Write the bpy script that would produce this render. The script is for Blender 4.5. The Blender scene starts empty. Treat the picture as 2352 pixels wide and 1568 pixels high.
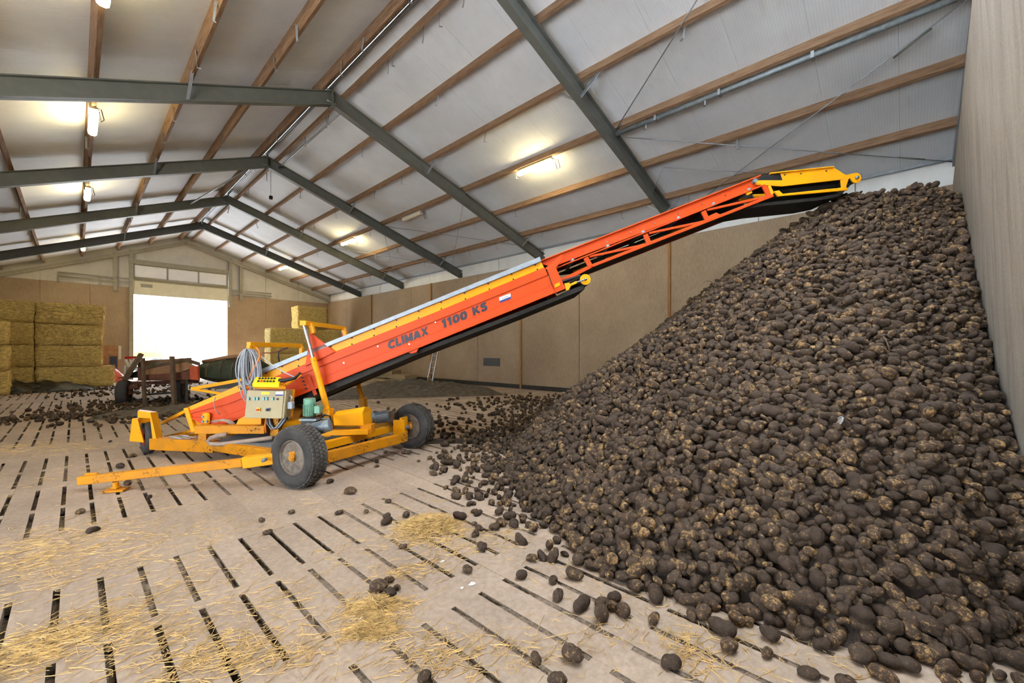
import bpy, bmesh, math, random
import numpy as np
from mathutils import Vector, Matrix, Euler
R_ = math.radians
rnd = random.Random(7)
rng = np.random.default_rng(7)
scn = bpy.context.scene
COL = scn.collection

# ------------------------------------------------------------------ camera, world, lights, exposure
CAM_H = 1.6
CAM_YAW = 46.502          # degrees the view is turned from the hall's long axis
cam_d = bpy.data.cameras.new('camera')
cam = bpy.data.objects.new('camera', cam_d); COL.objects.link(cam)
cam.location = (0, 0, CAM_H)
cam.rotation_euler = (R_(90), 0, R_(-CAM_YAW))
cam_d.sensor_width = 36; cam_d.lens = 36 * 952.69 / 2352
cam_d.shift_y = 22 / 2352
cam_d.clip_start = 0.02; cam_d.clip_end = 400
scn.camera = cam

world = bpy.data.worlds.new('world'); scn.world = world; world.use_nodes = True
bg = world.node_tree.nodes['Background']
bg.inputs['Color'].default_value = (0.74, 0.87, 1.0, 1); bg.inputs['Strength'].default_value = 2.8

sun_d = bpy.data.lights.new('sun', 'SUN'); sun_d.energy = 13; sun_d.angle = R_(1.0); sun_d.color = (1, .98, .95)
sun = bpy.data.objects.new('sun', sun_d); COL.objects.link(sun)
sun.rotation_euler = Vector((0.5, -0.6, -1.0)).to_track_quat('-Z', 'Y').to_euler()

def portal(name, loc, direction, w, h):
    d = bpy.data.lights.new(name, 'AREA'); d.shape = 'RECTANGLE'; d.size = w; d.size_y = h; d.cycles.is_portal = True
    o = bpy.data.objects.new(name, d); COL.objects.link(o); o.location = loc
    o.rotation_euler = Vector(direction).to_track_quat('-Z', 'Z').to_euler()
portal('door_daylight', (4.49, 31.5, 2.4), (0, -1, 0), 4.45, 4.8)
portal('added_side_daylight', (-6.05, 3.0, 1.85), (1, 0, 0), 7.8, 3.7)  # portal for the opening added in the unseen side wall

vs = scn.view_settings
scn.display_settings.display_device = 'sRGB'
vs.view_transform = 'Standard'; vs.look = 'None'; vs.gamma = 1; vs.use_curve_mapping = False
vs.exposure = 2.2
scn.cycles.max_bounces = 6; scn.cycles.diffuse_bounces = 4; scn.cycles.glossy_bounces = 2; scn.cycles.transmission_bounces = 2
scn.cycles.use_adaptive_sampling = True; scn.cycles.adaptive_threshold = .035; scn.cycles.adaptive_min_samples = 24
scn.cycles.sample_clamp_indirect = 8; scn.cycles.caustics_reflective = False; scn.cycles.caustics_refractive = False

# ------------------------------------------------------------------ materials
def sc_(c):   # sRGB 0-255 -> linear
    return tuple(((x/255)/12.92 if x/255 <= .04045 else ((x/255+.055)/1.055)**2.4) for x in c) + (1,)

class Mat:
    def __init__(s, name, rough=.6, metal=0.0, spec=.4):
        s.m = bpy.data.materials.new(name); s.m.use_nodes = True
        s.n = s.m.node_tree.nodes; s.l = s.m.node_tree.links
        s.b = s.n['Principled BSDF']
        s.b.inputs['Roughness'].default_value = rough; s.b.inputs['Metallic'].default_value = metal
        s.b.inputs['Specular IOR Level'].default_value = spec
        s._pos = None
    def node(s, t, **kw):
        n = s.n.new(t)
        for k, v in kw.items(): setattr(n, k, v)
        return n
    def pos(s, scale=(1, 1, 1), obj=False, rot=(0, 0, 0)):
        mp = s.node('ShaderNodeMapping'); mp.inputs['Scale'].default_value = scale; mp.inputs['Rotation'].default_value = rot
        if obj:
            t = s.node('ShaderNodeTexCoord'); s.l.new(t.outputs['Object'], mp.inputs['Vector'])
        else:
            t = s.node('ShaderNodeNewGeometry'); s.l.new(t.outputs['Position'], mp.inputs['Vector'])
        return mp.outputs['Vector']
    def noise(s, scale, detail=4, rough=.55, vec=None, dist=0):
        n = s.node('ShaderNodeTexNoise'); n.inputs['Scale'].default_value = scale; n.inputs['Detail'].default_value = detail
        n.inputs['Roughness'].default_value = rough; n.inputs['Distortion'].default_value = dist
        s.l.new(vec if vec is not None else s.pos(), n.inputs['Vector'])
        return n.outputs['Fac']
    def ramp(s, fac, stops):
        r = s.node('ShaderNodeValToRGB'); e = r.color_ramp.elements
        while len(e) < len(stops): e.new(.5)
        for el, (p, c) in zip(e, stops):
            el.position = p; el.color = c if len(c) == 4 else sc_(c)
        s.l.new(fac, r.inputs['Fac']); return r.outputs['Color']
    def mix(s, fac, a, b, blend='MIX'):
        m = s.node('ShaderNodeMix', data_type='RGBA', blend_type=blend)
        for sock, v in ((m.inputs[0], fac), (m.inputs[6], a), (m.inputs[7], b)):
            if isinstance(v, (int, float)): sock.default_value = v
            elif isinstance(v, tuple): sock.default_value = v if len(v) == 4 else sc_(v)
            else: s.l.new(v, sock)
        return m.outputs[2]
    def color(s, v):
        if isinstance(v, tuple): s.b.inputs['Base Color'].default_value = v if len(v) == 4 else sc_(v)
        else: s.l.new(v, s.b.inputs['Base Color'])
        return s
    def rough(s, v): s.l.new(v, s.b.inputs['Roughness']); return s
    def bump(s, h, strength=.3, dist=.01):
        b = s.node('ShaderNodeBump'); b.inputs['Strength'].default_value = strength; b.inputs['Distance'].default_value = dist
        s.l.new(h, b.inputs['Height'])
        if s.b.inputs['Normal'].is_linked: s.l.new(s.b.inputs['Normal'].links[0].from_socket, b.inputs['Normal'])
        s.l.new(b.outputs['Normal'], s.b.inputs['Normal']); return s

B4 = (0, 0, 0, 1); W4 = (1, 1, 1, 1)
MAT = {}
def paint(name, col, chips=(70, 45, 25), chip=.62, dust=(150, 125, 95), dusty=.25, rough=.42):
    m = Mat(name, rough, 0, .22)
    d = m.ramp(m.noise(5, 5), [(.42, B4), (.75, (dusty,)*3+(1,))])
    c = m.mix(d, col, dust)
    k = m.ramp(m.noise(38, 6, .7), [(chip, B4), (chip+.03, W4)])
    k2 = m.ramp(m.noise(3.1, 2), [(.5, B4), (.62, W4)])
    kk = m.node('ShaderNodeMath', operation='MULTIPLY'); m.l.new(k, kk.inputs[0]); m.l.new(k2, kk.inputs[1])
    m.color(m.mix(kk.outputs[0], c, chips)); m.bump(m.noise(60, 3), .08, .003)
    MAT[name] = m.m; return m
def plain(name, col, rough=.6, metal=0.0, var=.15, scale=8, bump=.1, bscale=60, bdist=.004, spec=.4, stretch=(1, 1, 1), obj=False):
    m = Mat(name, rough, metal, spec)
    c = sc_(col)
    lo = tuple(x*(1-var) for x in c[:3]) + (1,); hi = tuple(min(1, x*(1+var)) for x in c[:3]) + (1,)
    v = m.pos(stretch, obj)
    m.color(m.ramp(m.noise(scale, 5, .6, v), [(.3, lo), (.7, hi)]))
    if bump: m.bump(m.noise(bscale, 4, .6, m.pos(stretch, obj)), bump, bdist)
    MAT[name] = m.m; return m

def mat_floor():
    m = Mat('dusty_concrete', .9, 0, .2)
    a = m.ramp(m.noise(1.3, 6, .6), [(.3, sc_((148, 127, 109))), (.55, sc_((171, 148, 127))), (.8, sc_((183, 160, 139)))])
    b = m.ramp(m.noise(22, 5, .7), [(.35, sc_((142, 122, 104))), (.65, sc_((192, 172, 154)))])
    c = m.mix(.4, a, b)
    soil = m.ramp(m.noise(.8, 5, .7, m.pos((1, 1, 1))), [(.55, B4), (.72, (.45, .45, .45, 1))])
    c = m.mix(soil, c, (136, 114, 93))
    ob = m.node('ShaderNodeObjectInfo'); sh = m.ramp(ob.outputs['Random'], [(0, (.86, .86, .86, 1)), (1, (1, 1, 1, 1))])
    m.color(m.mix(1.0, c, sh, 'MULTIPLY'))
    m.bump(m.noise(30, 6, .7), .35, .006); m.bump(m.noise(220, 3, .7), .25, .002)
    MAT['floor'] = m.m
mat_floor()
plain('slot_soil_and_shade', (124, 107, 90), .95, var=.5, scale=30, bump=.8, bscale=60, bdist=.02)

def mat_potato(name, obj):
    m = Mat(name, .78, 0, .3)
    if obj:
        t = m.node('ShaderNodeTexCoord'); oi = m.node('ShaderNodeObjectInfo')
        mul = m.node('ShaderNodeVectorMath', operation='MULTIPLY_ADD'); mul.inputs[1].default_value = (.09, .09, .09)
        cb = m.node('ShaderNodeCombineXYZ')
        sc2 = m.node('ShaderNodeMath', operation='MULTIPLY'); sc2.inputs[1].default_value = 30; m.l.new(oi.outputs['Random'], sc2.inputs[0])
        for i in range(3): m.l.new(sc2.outputs[0], cb.inputs[i])
        m.l.new(t.outputs['Object'], mul.inputs[0]); m.l.new(cb.outputs[0], mul.inputs[2])
        v = mul.outputs[0]; rv = oi.outputs['Random']
    else:
        v = m.pos(); g = m.node('ShaderNodeNewGeometry'); rv = g.outputs['Random Per Island']
    soil = m.ramp(m.noise(45, 5, .7, v), [(.3, sc_((50, 38, 29))), (.7, sc_((84, 66, 51)))])
    skin = m.ramp(m.noise(70, 4, .6, v), [(.35, sc_((132, 102, 66))), (.7, sc_((190, 154, 100)))])
    patch = m.noise(24, 7, .78, v)
    th = m.node('ShaderNodeMath', operation='MULTIPLY_ADD'); th.inputs[1].default_value = .13; th.inputs[2].default_value = -.065
    m.l.new(rv, th.inputs[0])
    ad = m.node('ShaderNodeMath', operation='ADD'); m.l.new(patch, ad.inputs[0]); m.l.new(th.outputs[0], ad.inputs[1])
    k = m.ramp(ad.outputs[0], [(.555, B4), (.65, (.9, .9, .9, 1))])
    sh = m.ramp(rv, [(0, (.75, .74, .73, 1)), (.5, (1, 1, 1, 1)), (1, (1.0, .95, .9, 1))])
    m.color(m.mix(1.0, m.mix(k, soil, skin), sh, 'MULTIPLY'))
    m.bump(m.noise(130, 5, .7, v), .5, .006)
    MAT[name] = m.m
mat_potato('potato_skin', True); mat_potato('potato_heap_skin', False)
plain('heap_soil', (60, 48, 40), .95, var=.4, scale=20, bump=.6, bscale=40, bdist=.03)

def mat_wall_panel():
    m = Mat('fibre_board', .85, 0, .2)
    v = m.pos((9, 9, 1.2))
    a = m.ramp(m.noise(6, 6, .65, v), [(.3, sc_((132, 112, 90))), (.55, sc_((166, 144, 119))), (.8, sc_((186, 166, 142)))])
    b = m.ramp(m.noise(.5, 4, .6), [(.35, sc_((134, 116, 96))), (.7, sc_((178, 158, 132)))])
    sp = m.ramp(m.noise(90, 2, .5), [(.3, sc_((96, 74, 52))), (.42, W4)])
    c = m.mix(.45, a, b); c = m.mix(.35, c, sp, 'MULTIPLY')
    m.color(c); m.bump(m.noise(80, 4, .7), .2, .004); MAT['fibre_board'] = m.m
mat_wall_panel()

def mat_grey_wall():
    m = Mat('grey_plywood', .85, 0, .2)
    v = m.pos((5, 5, .8))
    a = m.ramp(m.noise(1.1, 7, .7, v, .6), [(.28, sc_((122, 111, 99))), (.5, sc_((160, 149, 135))), (.78, sc_((182, 171, 155)))])
    b = m.ramp(m.noise(50, 5, .7), [(.35, sc_((122, 110, 96))), (.65, sc_((186, 175, 160)))])
    m.color(m.mix(.3, a, b)); m.bump(m.noise(60, 5, .7), .25, .004); MAT['grey_plywood'] = m.m
mat_grey_wall()

def mat_roof():
    m = Mat('ribbed_white_insulation', .6, 0, .4)
    w = m.node('ShaderNodeTexWave', wave_type='BANDS', bands_direction='Y'); w.inputs['Scale'].default_value = 7.0; w.inputs['Distortion'].default_value = .15
    m.l.new(m.pos(), w.inputs['Vector'])
    a = m.ramp(m.noise(.7, 5, .6), [(.3, sc_((204, 208, 214))), (.7, sc_((222, 226, 231)))])
    l = m.ramp(w.outputs['Fac'], [(.0, (.92, .92, .92, 1)), (.35, W4)])
    c = m.mix(1.0, a, l, 'MULTIPLY')
    st = m.ramp(m.noise(2.2, 5, .7, m.pos((.6, 3, .6))), [(.6, B4), (.8, (.3, .3, .3, 1))])
    m.color(m.mix(st, c, (168, 160, 148)))
    m.bump(w.outputs['Fac'], .25, .01); MAT['roof'] = m.m
mat_roof()
def mat_timber(name, lo, mid, hi, stretch=(14, 1.2, 14)):
    m = Mat(name, .8, 0, .25)
    v = m.pos(stretch)
    m.color(m.ramp(m.noise(2.2, 6, .65, v, .5), [(.25, sc_(lo)), (.5, sc_(mid)), (.8, sc_(hi))]))
    m.bump(m.noise(5, 5, .6, m.pos(stretch)), .2, .004); MAT[name] = m.m
mat_timber('purlin_timber', (100, 76, 58), (134, 106, 82), (160, 134, 108))
mat_timber('plank_timber', (110, 92, 66), (150, 130, 98), (178, 158, 124), (2, 6, 12))
mat_timber('post_timber', (110, 76, 42), (148, 108, 64), (172, 132, 84), (14, 14, 1.2))
paint('frame_steel', sc_((98, 101, 96)), (70, 66, 58), .7, (128, 122, 110), .3, .5)
plain('galvanised', (146, 152, 158), .5, .35, .12, 12, .05)
plain('white_board', (226, 226, 222), .7, 0, .06, 3, .05, stretch=(1, 1, .4))
plain('gable_white', (196, 192, 182), .75, 0, .1, 2)
plain('gable_steel', (150, 146, 130), .6, .1, .12, 6)
plain('door_sheet', (212, 208, 184), .6, 0, .06, 3)
plain('window_plastic', (236, 236, 240), .5, 0, .04, 3)
plain('kick_strip', (46, 44, 40), .7, 0, .3, 6)
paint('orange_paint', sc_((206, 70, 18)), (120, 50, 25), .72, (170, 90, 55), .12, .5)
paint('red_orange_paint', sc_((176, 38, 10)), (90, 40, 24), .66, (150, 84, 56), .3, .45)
paint('yellow_paint', sc_((234, 156, 8)), (84, 52, 22), .63, (178, 128, 60), .22, .42)
paint('worn_yellow_paint', sc_((206, 132, 10)), (66, 42, 22), .53, (140, 104, 60), .4, .55)
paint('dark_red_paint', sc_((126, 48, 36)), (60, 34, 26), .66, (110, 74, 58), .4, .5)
plain('belt_rubber', (46, 43, 39), .75, 0, .4, 14, .2)
plain('tyre_rubber', (84, 78, 72), .9, 0, .25, 12, .5, 90, .006, obj=True)
plain('tyre_side', (62, 58, 55), .85, 0, .3, 8, .2, 60, .003, obj=True)
plain('rusty_rim', (118, 106, 94), .6, .3, .45, 14, .2, obj=True)
plain('red_rim', (150, 40, 34), .6, 0, .3, 9, .2)
plain('beige_enamel', (168, 152, 112), .45, 0, .06, 5, .03)
plain('motor_grey', (122, 130, 134), .5, .3, .2, 12, .1)
plain('motor_green', (112, 158, 132), .5, 0, .15, 10, .1)
plain('black_plastic', (28, 28, 30), .5, 0, .2, 10, .05)
plain('red_plastic', (190, 36, 30), .45, 0, .1, 10, 0)
plain('lamp_teal', (120, 168, 160), .4, 0, .1, 10, 0)
plain('bright_yellow', (246, 206, 20), .4, 0, .06, 6, .03)
plain('sticker_white', (240, 240, 240), .5, 0, .03, 6, 0)
plain('sticker_blue', (40, 56, 118), .5, 0, .1, 30, 0)
plain('sticker_yellow', (242, 206, 30), .5, 0, .08, 60, 0)
plain('lettering_ink', (44, 46, 58), .5, 0, .2, 30, 0)
plain('cable_grey', (158, 162, 168), .5, 0, .12, 20, 0)
plain('cable_orange', (232, 122, 36), .5, 0, .1, 20, 0)
plain('cable_black', (36, 34, 34), .55, 0, .2, 20, 0)
plain('hose_brown', (150, 128, 112), .6, 0, .2, 14, .1)
plain('chrome', (205, 206, 208), .18, 1, .05, 10, 0)
plain('tread_plate', (134, 140, 146), .5, .5, .25, 40, .6, 55, .01)
plain('straw', (200, 164, 104), .85, 0, .45, 14, 0)
plain('bale_straw', (232, 190, 112), .9, 0, .5, 9, .6, 26, .04, stretch=(1, 1, 3.2))
plain('black_sheet', (44, 44, 44), .35, 0, .4, 5, .3, 9, .05)
plain('soil_mound', (96, 86, 72), .95, 0, .4, 7, .8, 22, .06)
plain('soil_net', (78, 72, 62), .9, 0, .3, 60, .8, 120, .01)
plain('red_bag', (196, 92, 80), .35, 0, .25, 6, .3, 12, .04)
plain('brown_hopper_board', (150, 112, 78), .7, 0, .25, 5, .1)
plain('faded_orange', (186, 84, 52), .6, 0, .2, 8, .1)
plain('rusty_red_panel', (104, 62, 46), .75, 0, .35, 5, .2)
plain('hopper_post', (98, 78, 58), .75, 0, .3, 8, .2)
plain('hopper_belt_green', (56, 64, 48), .65, 0, .4, 6, .3, 12, .02)
plain('blue_dark', (52, 62, 86), .6, 0, .3, 8, .1)
plain('aluminium', (196, 196, 194), .35, .8, .08, 14, .03)
plain('vent_grey', (84, 84, 84), .7, 0, .2, 30, .2)
plain('outside_ground', (196, 198, 200), .9, 0, .15, 2, .2)
plain('trailer_orange', (224, 150, 60), .6, 0, .15, 3, .05)
plain('twig', (92, 74, 56), .9, 0, .2, 20, .1)
plain('white_powder', (228, 224, 218), .95, 0, .05, 30, .2)
def emit(name, col, strength):
    m = Mat(name, .5); m.b.inputs['Emission Color'].default_value = sc_(col); m.b.inputs['Emission Strength'].default_value = strength
    m.color(sc_(col)); MAT[name] = m.m
emit('lamp_glow', (255, 232, 172), 20)
def translucent(name, col):
    m = Mat(name); t = m.node('ShaderNodeBsdfTranslucent'); t.inputs['Color'].default_value = sc_(col)
    m.l.new(t.outputs[0], m.n['Material Output'].inputs['Surface']); MAT[name] = m.m
translucent('added_roof_light', (228, 232, 236))
plain('lamp_off', (206, 196, 172), .4, 0, .05, 6, 0)
plain('lamp_housing', (176, 170, 158), .5, 0, .1, 6, 0)

# ------------------------------------------------------------------ mesh helpers
class MB:
    def __init__(s): s.v = []; s.f = []
    def add(s, vs, fs):
        o = len(s.v); s.v += [tuple(p) for p in vs]; s.f += [tuple(i+o for i in f) for f in fs]; return s
    def box(s, c, size, rot=None):
        x, y, z = (k/2 for k in size); c = Vector(c)
        vs = [Vector((a*x, b*y, d*z)) for a in (-1, 1) for b in (-1, 1) for d in (-1, 1)]
        if rot is not None: vs = [rot @ p for p in vs]
        return s.add([p + c for p in vs], [(0, 1, 3, 2), (4, 6, 7, 5), (0, 4, 5, 1), (2, 3, 7, 6), (0, 2, 6, 4), (1, 5, 7, 3)])
    def beam(s, p, q, w, h, up=(0, 0, 1), ext=0):
        p, q = Vector(p), Vector(q); d = (q-p); L = d.length; d.normalize()
        u = Vector(up); sd = d.cross(u)
        if sd.length < 1e-4: u = Vector((0, 1, 0)); sd = d.cross(u)
        sd.normalize(); u = sd.cross(d)
        R = Matrix((d, sd, u)).transposed()
        return s.box((p+q)/2, (L+ext*2, w, h), R)
    def prism(s, poly, b0, b1):          # poly in (a, z), extruded along b
        n = len(poly)
        return s.add([(a, b0, z) for a, z in poly] + [(a, b1, z) for a, z in poly],
              [tuple(range(n))[::-1], tuple(range(n, 2*n))] + [(i, (i+1) % n, n+(i+1) % n, n+i) for i in range(n)])
    def prism_z(s, poly, z0, z1):
        n = len(poly)
        return s.add([(a, b, z0) for a, b in poly] + [(a, b, z1) for a, b in poly],
              [tuple(range(n))[::-1], tuple(range(n, 2*n))] + [(i, (i+1) % n, n+(i+1) % n, n+i) for i in range(n)])
    def hexa(s, q0, q1):                 # two matching quads
        return s.add(list(q0)+list(q1), [(3, 2, 1, 0), (4, 5, 6, 7)] + [(i, (i+1) % 4, 4+(i+1) % 4, 4+i) for i in range(4)])
    def tube(s, pts, r, n=8, cap=True):
        pts = [Vector(p) for p in pts]; m = len(pts); rings = []
        prev = None
        for i, p in enumerate(pts):
            t = (pts[min(i+1, m-1)] - pts[max(i-1, 0)]).normalized()
            if prev is None:
                a = t.orthogonal().normalized()
            else:
                a = prev - t*prev.dot(t); a = a.normalized() if a.length > 1e-6 else t.orthogonal().normalized()
            prev = a; b = t.cross(a); rr = r[i] if isinstance(r, (list, tuple)) else r
            rings.append([p + (a*math.cos(2*math.pi*k/n) + b*math.sin(2*math.pi*k/n))*rr for k in range(n)])
        fs = [(i*n+k, i*n+(k+1) % n, (i+1)*n+(k+1) % n, (i+1)*n+k) for i in range(m-1) for k in range(n)]
        if cap: fs += [tuple(range(n))[::-1], tuple((m-1)*n+k for k in range(n))]
        return s.add([p for r_ in rings for p in r_], fs)
    def lathe(s, prof, o, axis, n=24, closed=False):    # prof: (along axis, radius)
        ax = Vector(axis).normalized(); a = ax.orthogonal().normalized(); b = ax.cross(a); o = Vector(o); m = len(prof)
        vs = [o + ax*h + (a*math.cos(2*math.pi*k/n) + b*math.sin(2*math.pi*k/n))*r for h, r in prof for k in range(n)]
        fs = [(i*n+k, i*n+(k+1) % n, ((i+1) % m)*n+(k+1) % n, ((i+1) % m)*n+k) for i in range(m if closed else m-1) for k in range(n)]
        if not closed: fs += [tuple(range(n))[::-1], tuple((m-1)*n+k for k in range(n))]
        return s.add(vs, fs)
    def mesh(s, name):
        me = bpy.data.meshes.new(name); me.from_pydata(s.v, [], s.f); me.update()
        bm = bmesh.new(); bm.from_mesh(me); bmesh.ops.recalc_face_normals(bm, faces=bm.faces); bm.to_mesh(me); bm.free()
        return me
    def build(s, name, mat, parent=None, smooth=False, bevel=0):
        me = s.mesh(name); return mk(name, me, mat, parent, smooth, bevel)

def mk(name, me, mat, parent=None, smooth=False, bevel=0):
    if mat is not None and not len(me.materials): me.materials.append(MAT[mat] if isinstance(mat, str) else mat)
    o = bpy.data.objects.new(name, me); COL.objects.link(o)
    if parent is not None: o.parent = parent
    if smooth:
        me.polygons.foreach_set('use_smooth', [True]*len(me.polygons))
        if smooth == 'auto':
            at = me.attributes.get('sharp_edge') or me.attributes.new('sharp_edge', 'BOOLEAN', 'EDGE')
            bm = bmesh.new(); bm.from_mesh(me)
            for i, e in enumerate(bm.edges):
                at.data[i].value = len(e.link_faces) != 2 or e.calc_face_angle(0) > .6
            bm.free()
    if bevel:
        b = o.modifiers.new('bevel', 'BEVEL'); b.width = bevel; b.segments = 1; b.limit_method = 'ANGLE'; b.angle_limit = .6
    return o
def tag(o, label=None, cat=None, group=None, kind=None):
    if label: o['label'] = label
    if cat: o['category'] = cat
    if group: o['group'] = group
    if kind: o['kind'] = kind
    return o
def empty(name, loc=(0, 0, 0), rz=0, **kw):
    o = bpy.data.objects.new(name, None); COL.objects.link(o); o.location = loc; o.rotation_euler = (0, 0, rz); o.empty_display_size = .2
    return tag(o, **kw)
def raw(name, v, f, mat, parent=None, smooth=True):     # numpy triangles
    me = bpy.data.meshes.new(name)
    me.vertices.add(len(v)); me.vertices.foreach_set('co', np.ascontiguousarray(v, np.float32).ravel())
    nf, k = f.shape
    me.loops.add(nf*k); me.loops.foreach_set('vertex_index', np.ascontiguousarray(f, np.int32).ravel())
    me.polygons.add(nf); me.polygons.foreach_set('loop_start', np.arange(0, nf*k, k, dtype=np.int32))
    me.polygons.foreach_set('use_smooth', np.full(nf, smooth))
    me.update(calc_edges=True); me.validate()
    return mk(name, me, mat, parent)

# ------------------------------------------------------------------ the hall
XW, YF, XL, RX, RZ = 13.05, 31.4, -6.0, 4.58, 8.33
SL, SR = .405, .317                   # roof slopes of the two sides
FRAMES = [5.15, 10.8, 16.05, 21.35, 26.6]
def ztop(x): return RZ - (SL*(RX-x) if x < RX else SR*(x-RX))
def near_y(x, z): return -.743 + (XW-x)*(.011 + .0257*z/5.22)

# floor: concrete slats with open air slots
floor = empty('floor', kind='structure')
SLOTS = [(.0, .80), (.92, 1.78), (2.06, 2.90), (3.02, 3.86)]
PER, OFF, PITCH, SW = 5.18, .27, .2175, .036
def slat_outline():
    p = [(0, -1.32), (PITCH, -1.32)]
    for a, b in SLOTS: p += [(PITCH, a), (PITCH-SW, a), (PITCH-SW, b), (PITCH, b)]
    p += [(PITCH, 3.86), (0, 3.86)]
    q = [p[0]]
    for t in p[1:]:
        if t != q[-1]: q.append(t)
    return q
slat_me = MB().prism_z(slat_outline(), -.07, 0).mesh('floor_slat')
slat_me.materials.append(MAT['floor']); slat_me.materials.append(MAT['slot_soil_and_shade'])
for p_ in slat_me.polygons: p_.material_index = 0 if abs(p_.normal.z) > .5 else 1  # slat sides take the darker soil colour to put shade into the slots
def col_x(n):
    if n <= 0: return -.29 + .2045*n
    if n <= 14: return -.29 + .2045*n + .00095*n*n
    return -.29 + .2045*14 + .00095*196 + .2295*(n-14)
cy, sy = math.cos(R_(CAM_YAW)), math.sin(R_(CAM_YAW))
def cam_lf(x, y): return cy*x - sy*y, sy*x + cy*y
cells = []
for n in range(-27, 60):
    x0 = col_x(n-1); w = col_x(n)-x0; x0 += SW/2
    for k in range(-1, 6):
        y0 = OFF + PER*k
        if y0-1.32 > YF: continue
        best = 9e9
        for yy in np.linspace(y0-1.3, y0+3.8, 9):
            l, f = cam_lf(x0, yy)
            if f > 1.9 and abs(l/f) < 1.27 and yy < YF:
                hid = x0 > 3.3 and yy < 4.2 or x0 > 5.5 and yy < 5.5
                best = min(best, f + (60 if hid else 0))
        cells.append((best, x0, y0, w))
cells.sort()
rest = MB(); rest_src = ([v.co.copy() for v in slat_me.vertices], [tuple(p.vertices) for p in slat_me.polygons])
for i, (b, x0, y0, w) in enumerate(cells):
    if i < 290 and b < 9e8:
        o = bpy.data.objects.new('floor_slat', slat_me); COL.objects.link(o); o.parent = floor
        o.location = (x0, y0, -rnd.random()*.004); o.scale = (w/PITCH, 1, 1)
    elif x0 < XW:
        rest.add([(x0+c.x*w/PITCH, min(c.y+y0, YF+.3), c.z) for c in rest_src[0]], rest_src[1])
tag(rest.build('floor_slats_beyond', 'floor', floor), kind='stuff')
bx_, by_ = np.meshgrid(np.arange(XL-1, 5.0, .07), np.arange(-3, 12, .07))
bz_ = -.06+.024*(np.sin(3.1*bx_+1.7*by_)+np.sin(2.3*by_-4.1*bx_+1))+.012*np.sin(23*by_+9*bx_)+.046*np.clip((bx_-.5)/1.0, 0, 1)
vb_ = np.stack([bx_, by_, np.minimum(bz_, -.008)], -1).reshape(-1, 3); nb_ = bx_.shape[1]; mb_ = bx_.shape[0]
ib_, jb_ = np.meshgrid(np.arange(nb_-1), np.arange(mb_-1)); ab_ = (jb_*nb_+ib_).ravel()
raw('slot_bed', vb_, np.stack([ab_, ab_+1, ab_+1+nb_, ab_+nb_], -1), 'slot_soil_and_shade', floor)
MB().box(((XL+XW)/2, 13.5, -.14), (XW-XL+2, 38, .05)).build('slot_bed', 'slot_soil_and_shade', floor)

# right-hand long wall: tall fibre-board panels on posts
wr = empty('wall_right', kind='structure')
joints = [-.9, 1.6, (13.05, 5.457, 3.071)[1], 8.9, (13.05, 11.848, 1.711)[1], 14.6, (13.05, 18.287, 4.98)[1], 20.2, (13.05, 24.723, 4.547)[1], 28.3, YF]
for y0, y1 in zip(joints[:-1], joints[1:]):
    MB().box((XW+.03, (y0+y1)/2, 2.68), (.06, y1-y0-.03, 5.04)).build('wall_panel', 'fibre_board', wr)
MB().box((XW+.09, 15.5, 2.6), (.05, 33.5, 5.2)).build('backing', 'kick_strip', wr)
for y in (joints[2], joints[4], joints[6], joints[8]):
    MB().box((XW-.02, y, 2.6), (.06, .09, 5.2)).build('joint_post', 'post_timber', wr)
MB().box((XW-.01, 15.5, .09), (.06, 33, .18)).build('kick_board', 'kick_strip', wr)
fy = [-1, .9, 3.0, 5.15, 8.0, 10.8, 13.4, 16.05, 18.7, 21.35, 24, 26.6, 29, YF]
for y0, y1 in zip(fy[:-1], fy[1:]):
    MB().box((XW+.22, (y0+y1)/2, 5.47), (.04, y1-y0-.03, .66)).build('fascia_panel', 'white_board', wr)
MB().box((XW+.12, 15.5, 5.8), (.1, 33.5, .07)).build('eave_rail', 'galvanised', wr)
MB().box((XW+.3, 15.5, 2.9), (.05, 33.5, 5.8)).build('outer_cladding', 'gable_white', wr)
v = MB().box((XW-.015, ((13.05, 14.312, 1.113)[1]+(13.05, 12.996, 1.136)[1])/2, (13.05, 13.638, 1.105)[2]), (.03, 1.05, .36))
vent = tag(v.build('wall_vent', 'vent_grey'), 'dark grey rectangular vent low on the fibre-board wall behind the heap', 'vent')
for k in range(6):
    MB().box((XW-.035, vent.data.vertices[0].co.y+.525, (13.05, 13.638, 1.105)[2]-.13+.052*k), (.012, 1.0, .02)).build('louvre', 'vent_grey', vent)

# near end wall: grey plywood, leaning a little
wn = empty('wall_near', kind='structure')
xs = [13.3, 10.86, 8.42, 5.98, 3.54, .95]
for a, b in zip(xs[:-1], xs[1:]):
    g = MB()
    for i in range(8):
        z0, z1 = 5.22*i/8, 5.22*(i+1)/8
        q0 = [(a-.003, near_y(a, z0), z0), (b+.003, near_y(b, z0), z0), (b+.003, near_y(b, z1), z1), (a-.003, near_y(a, z1), z1)]
        g.hexa(q0, [(x, y-.06, z) for x, y, z in q0])
    g.build('wall_panel', 'grey_plywood', wn)
g = MB()
g.add([(XW+.3, -.98, 5.0), (-.5, -.98, 5.0), (-.5, -.98, ztop(-.5)+.3), (RX, -.98, RZ+.3), (XW+.3, -.98, ztop(XW+.3)+.3)], [(0, 1, 2, 3, 4)])
g.add([(XW+.3, -1.02, 0), (.9, -1.02, 0), (.9, -1.02, 5.1), (XW+.3, -1.02, 5.1)], [(0, 1, 2, 3)])
g.add([(.9, -1.0, 4.4), (-3.4, -1.0, 4.4), (XL-.3, -1.0, ztop(XL-.3)+.28), (-.5, -1.0, ztop(-.5)+.3), (.9, -1.0, 5.2)], [(0, 1, 2, 3, 4)])
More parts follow.
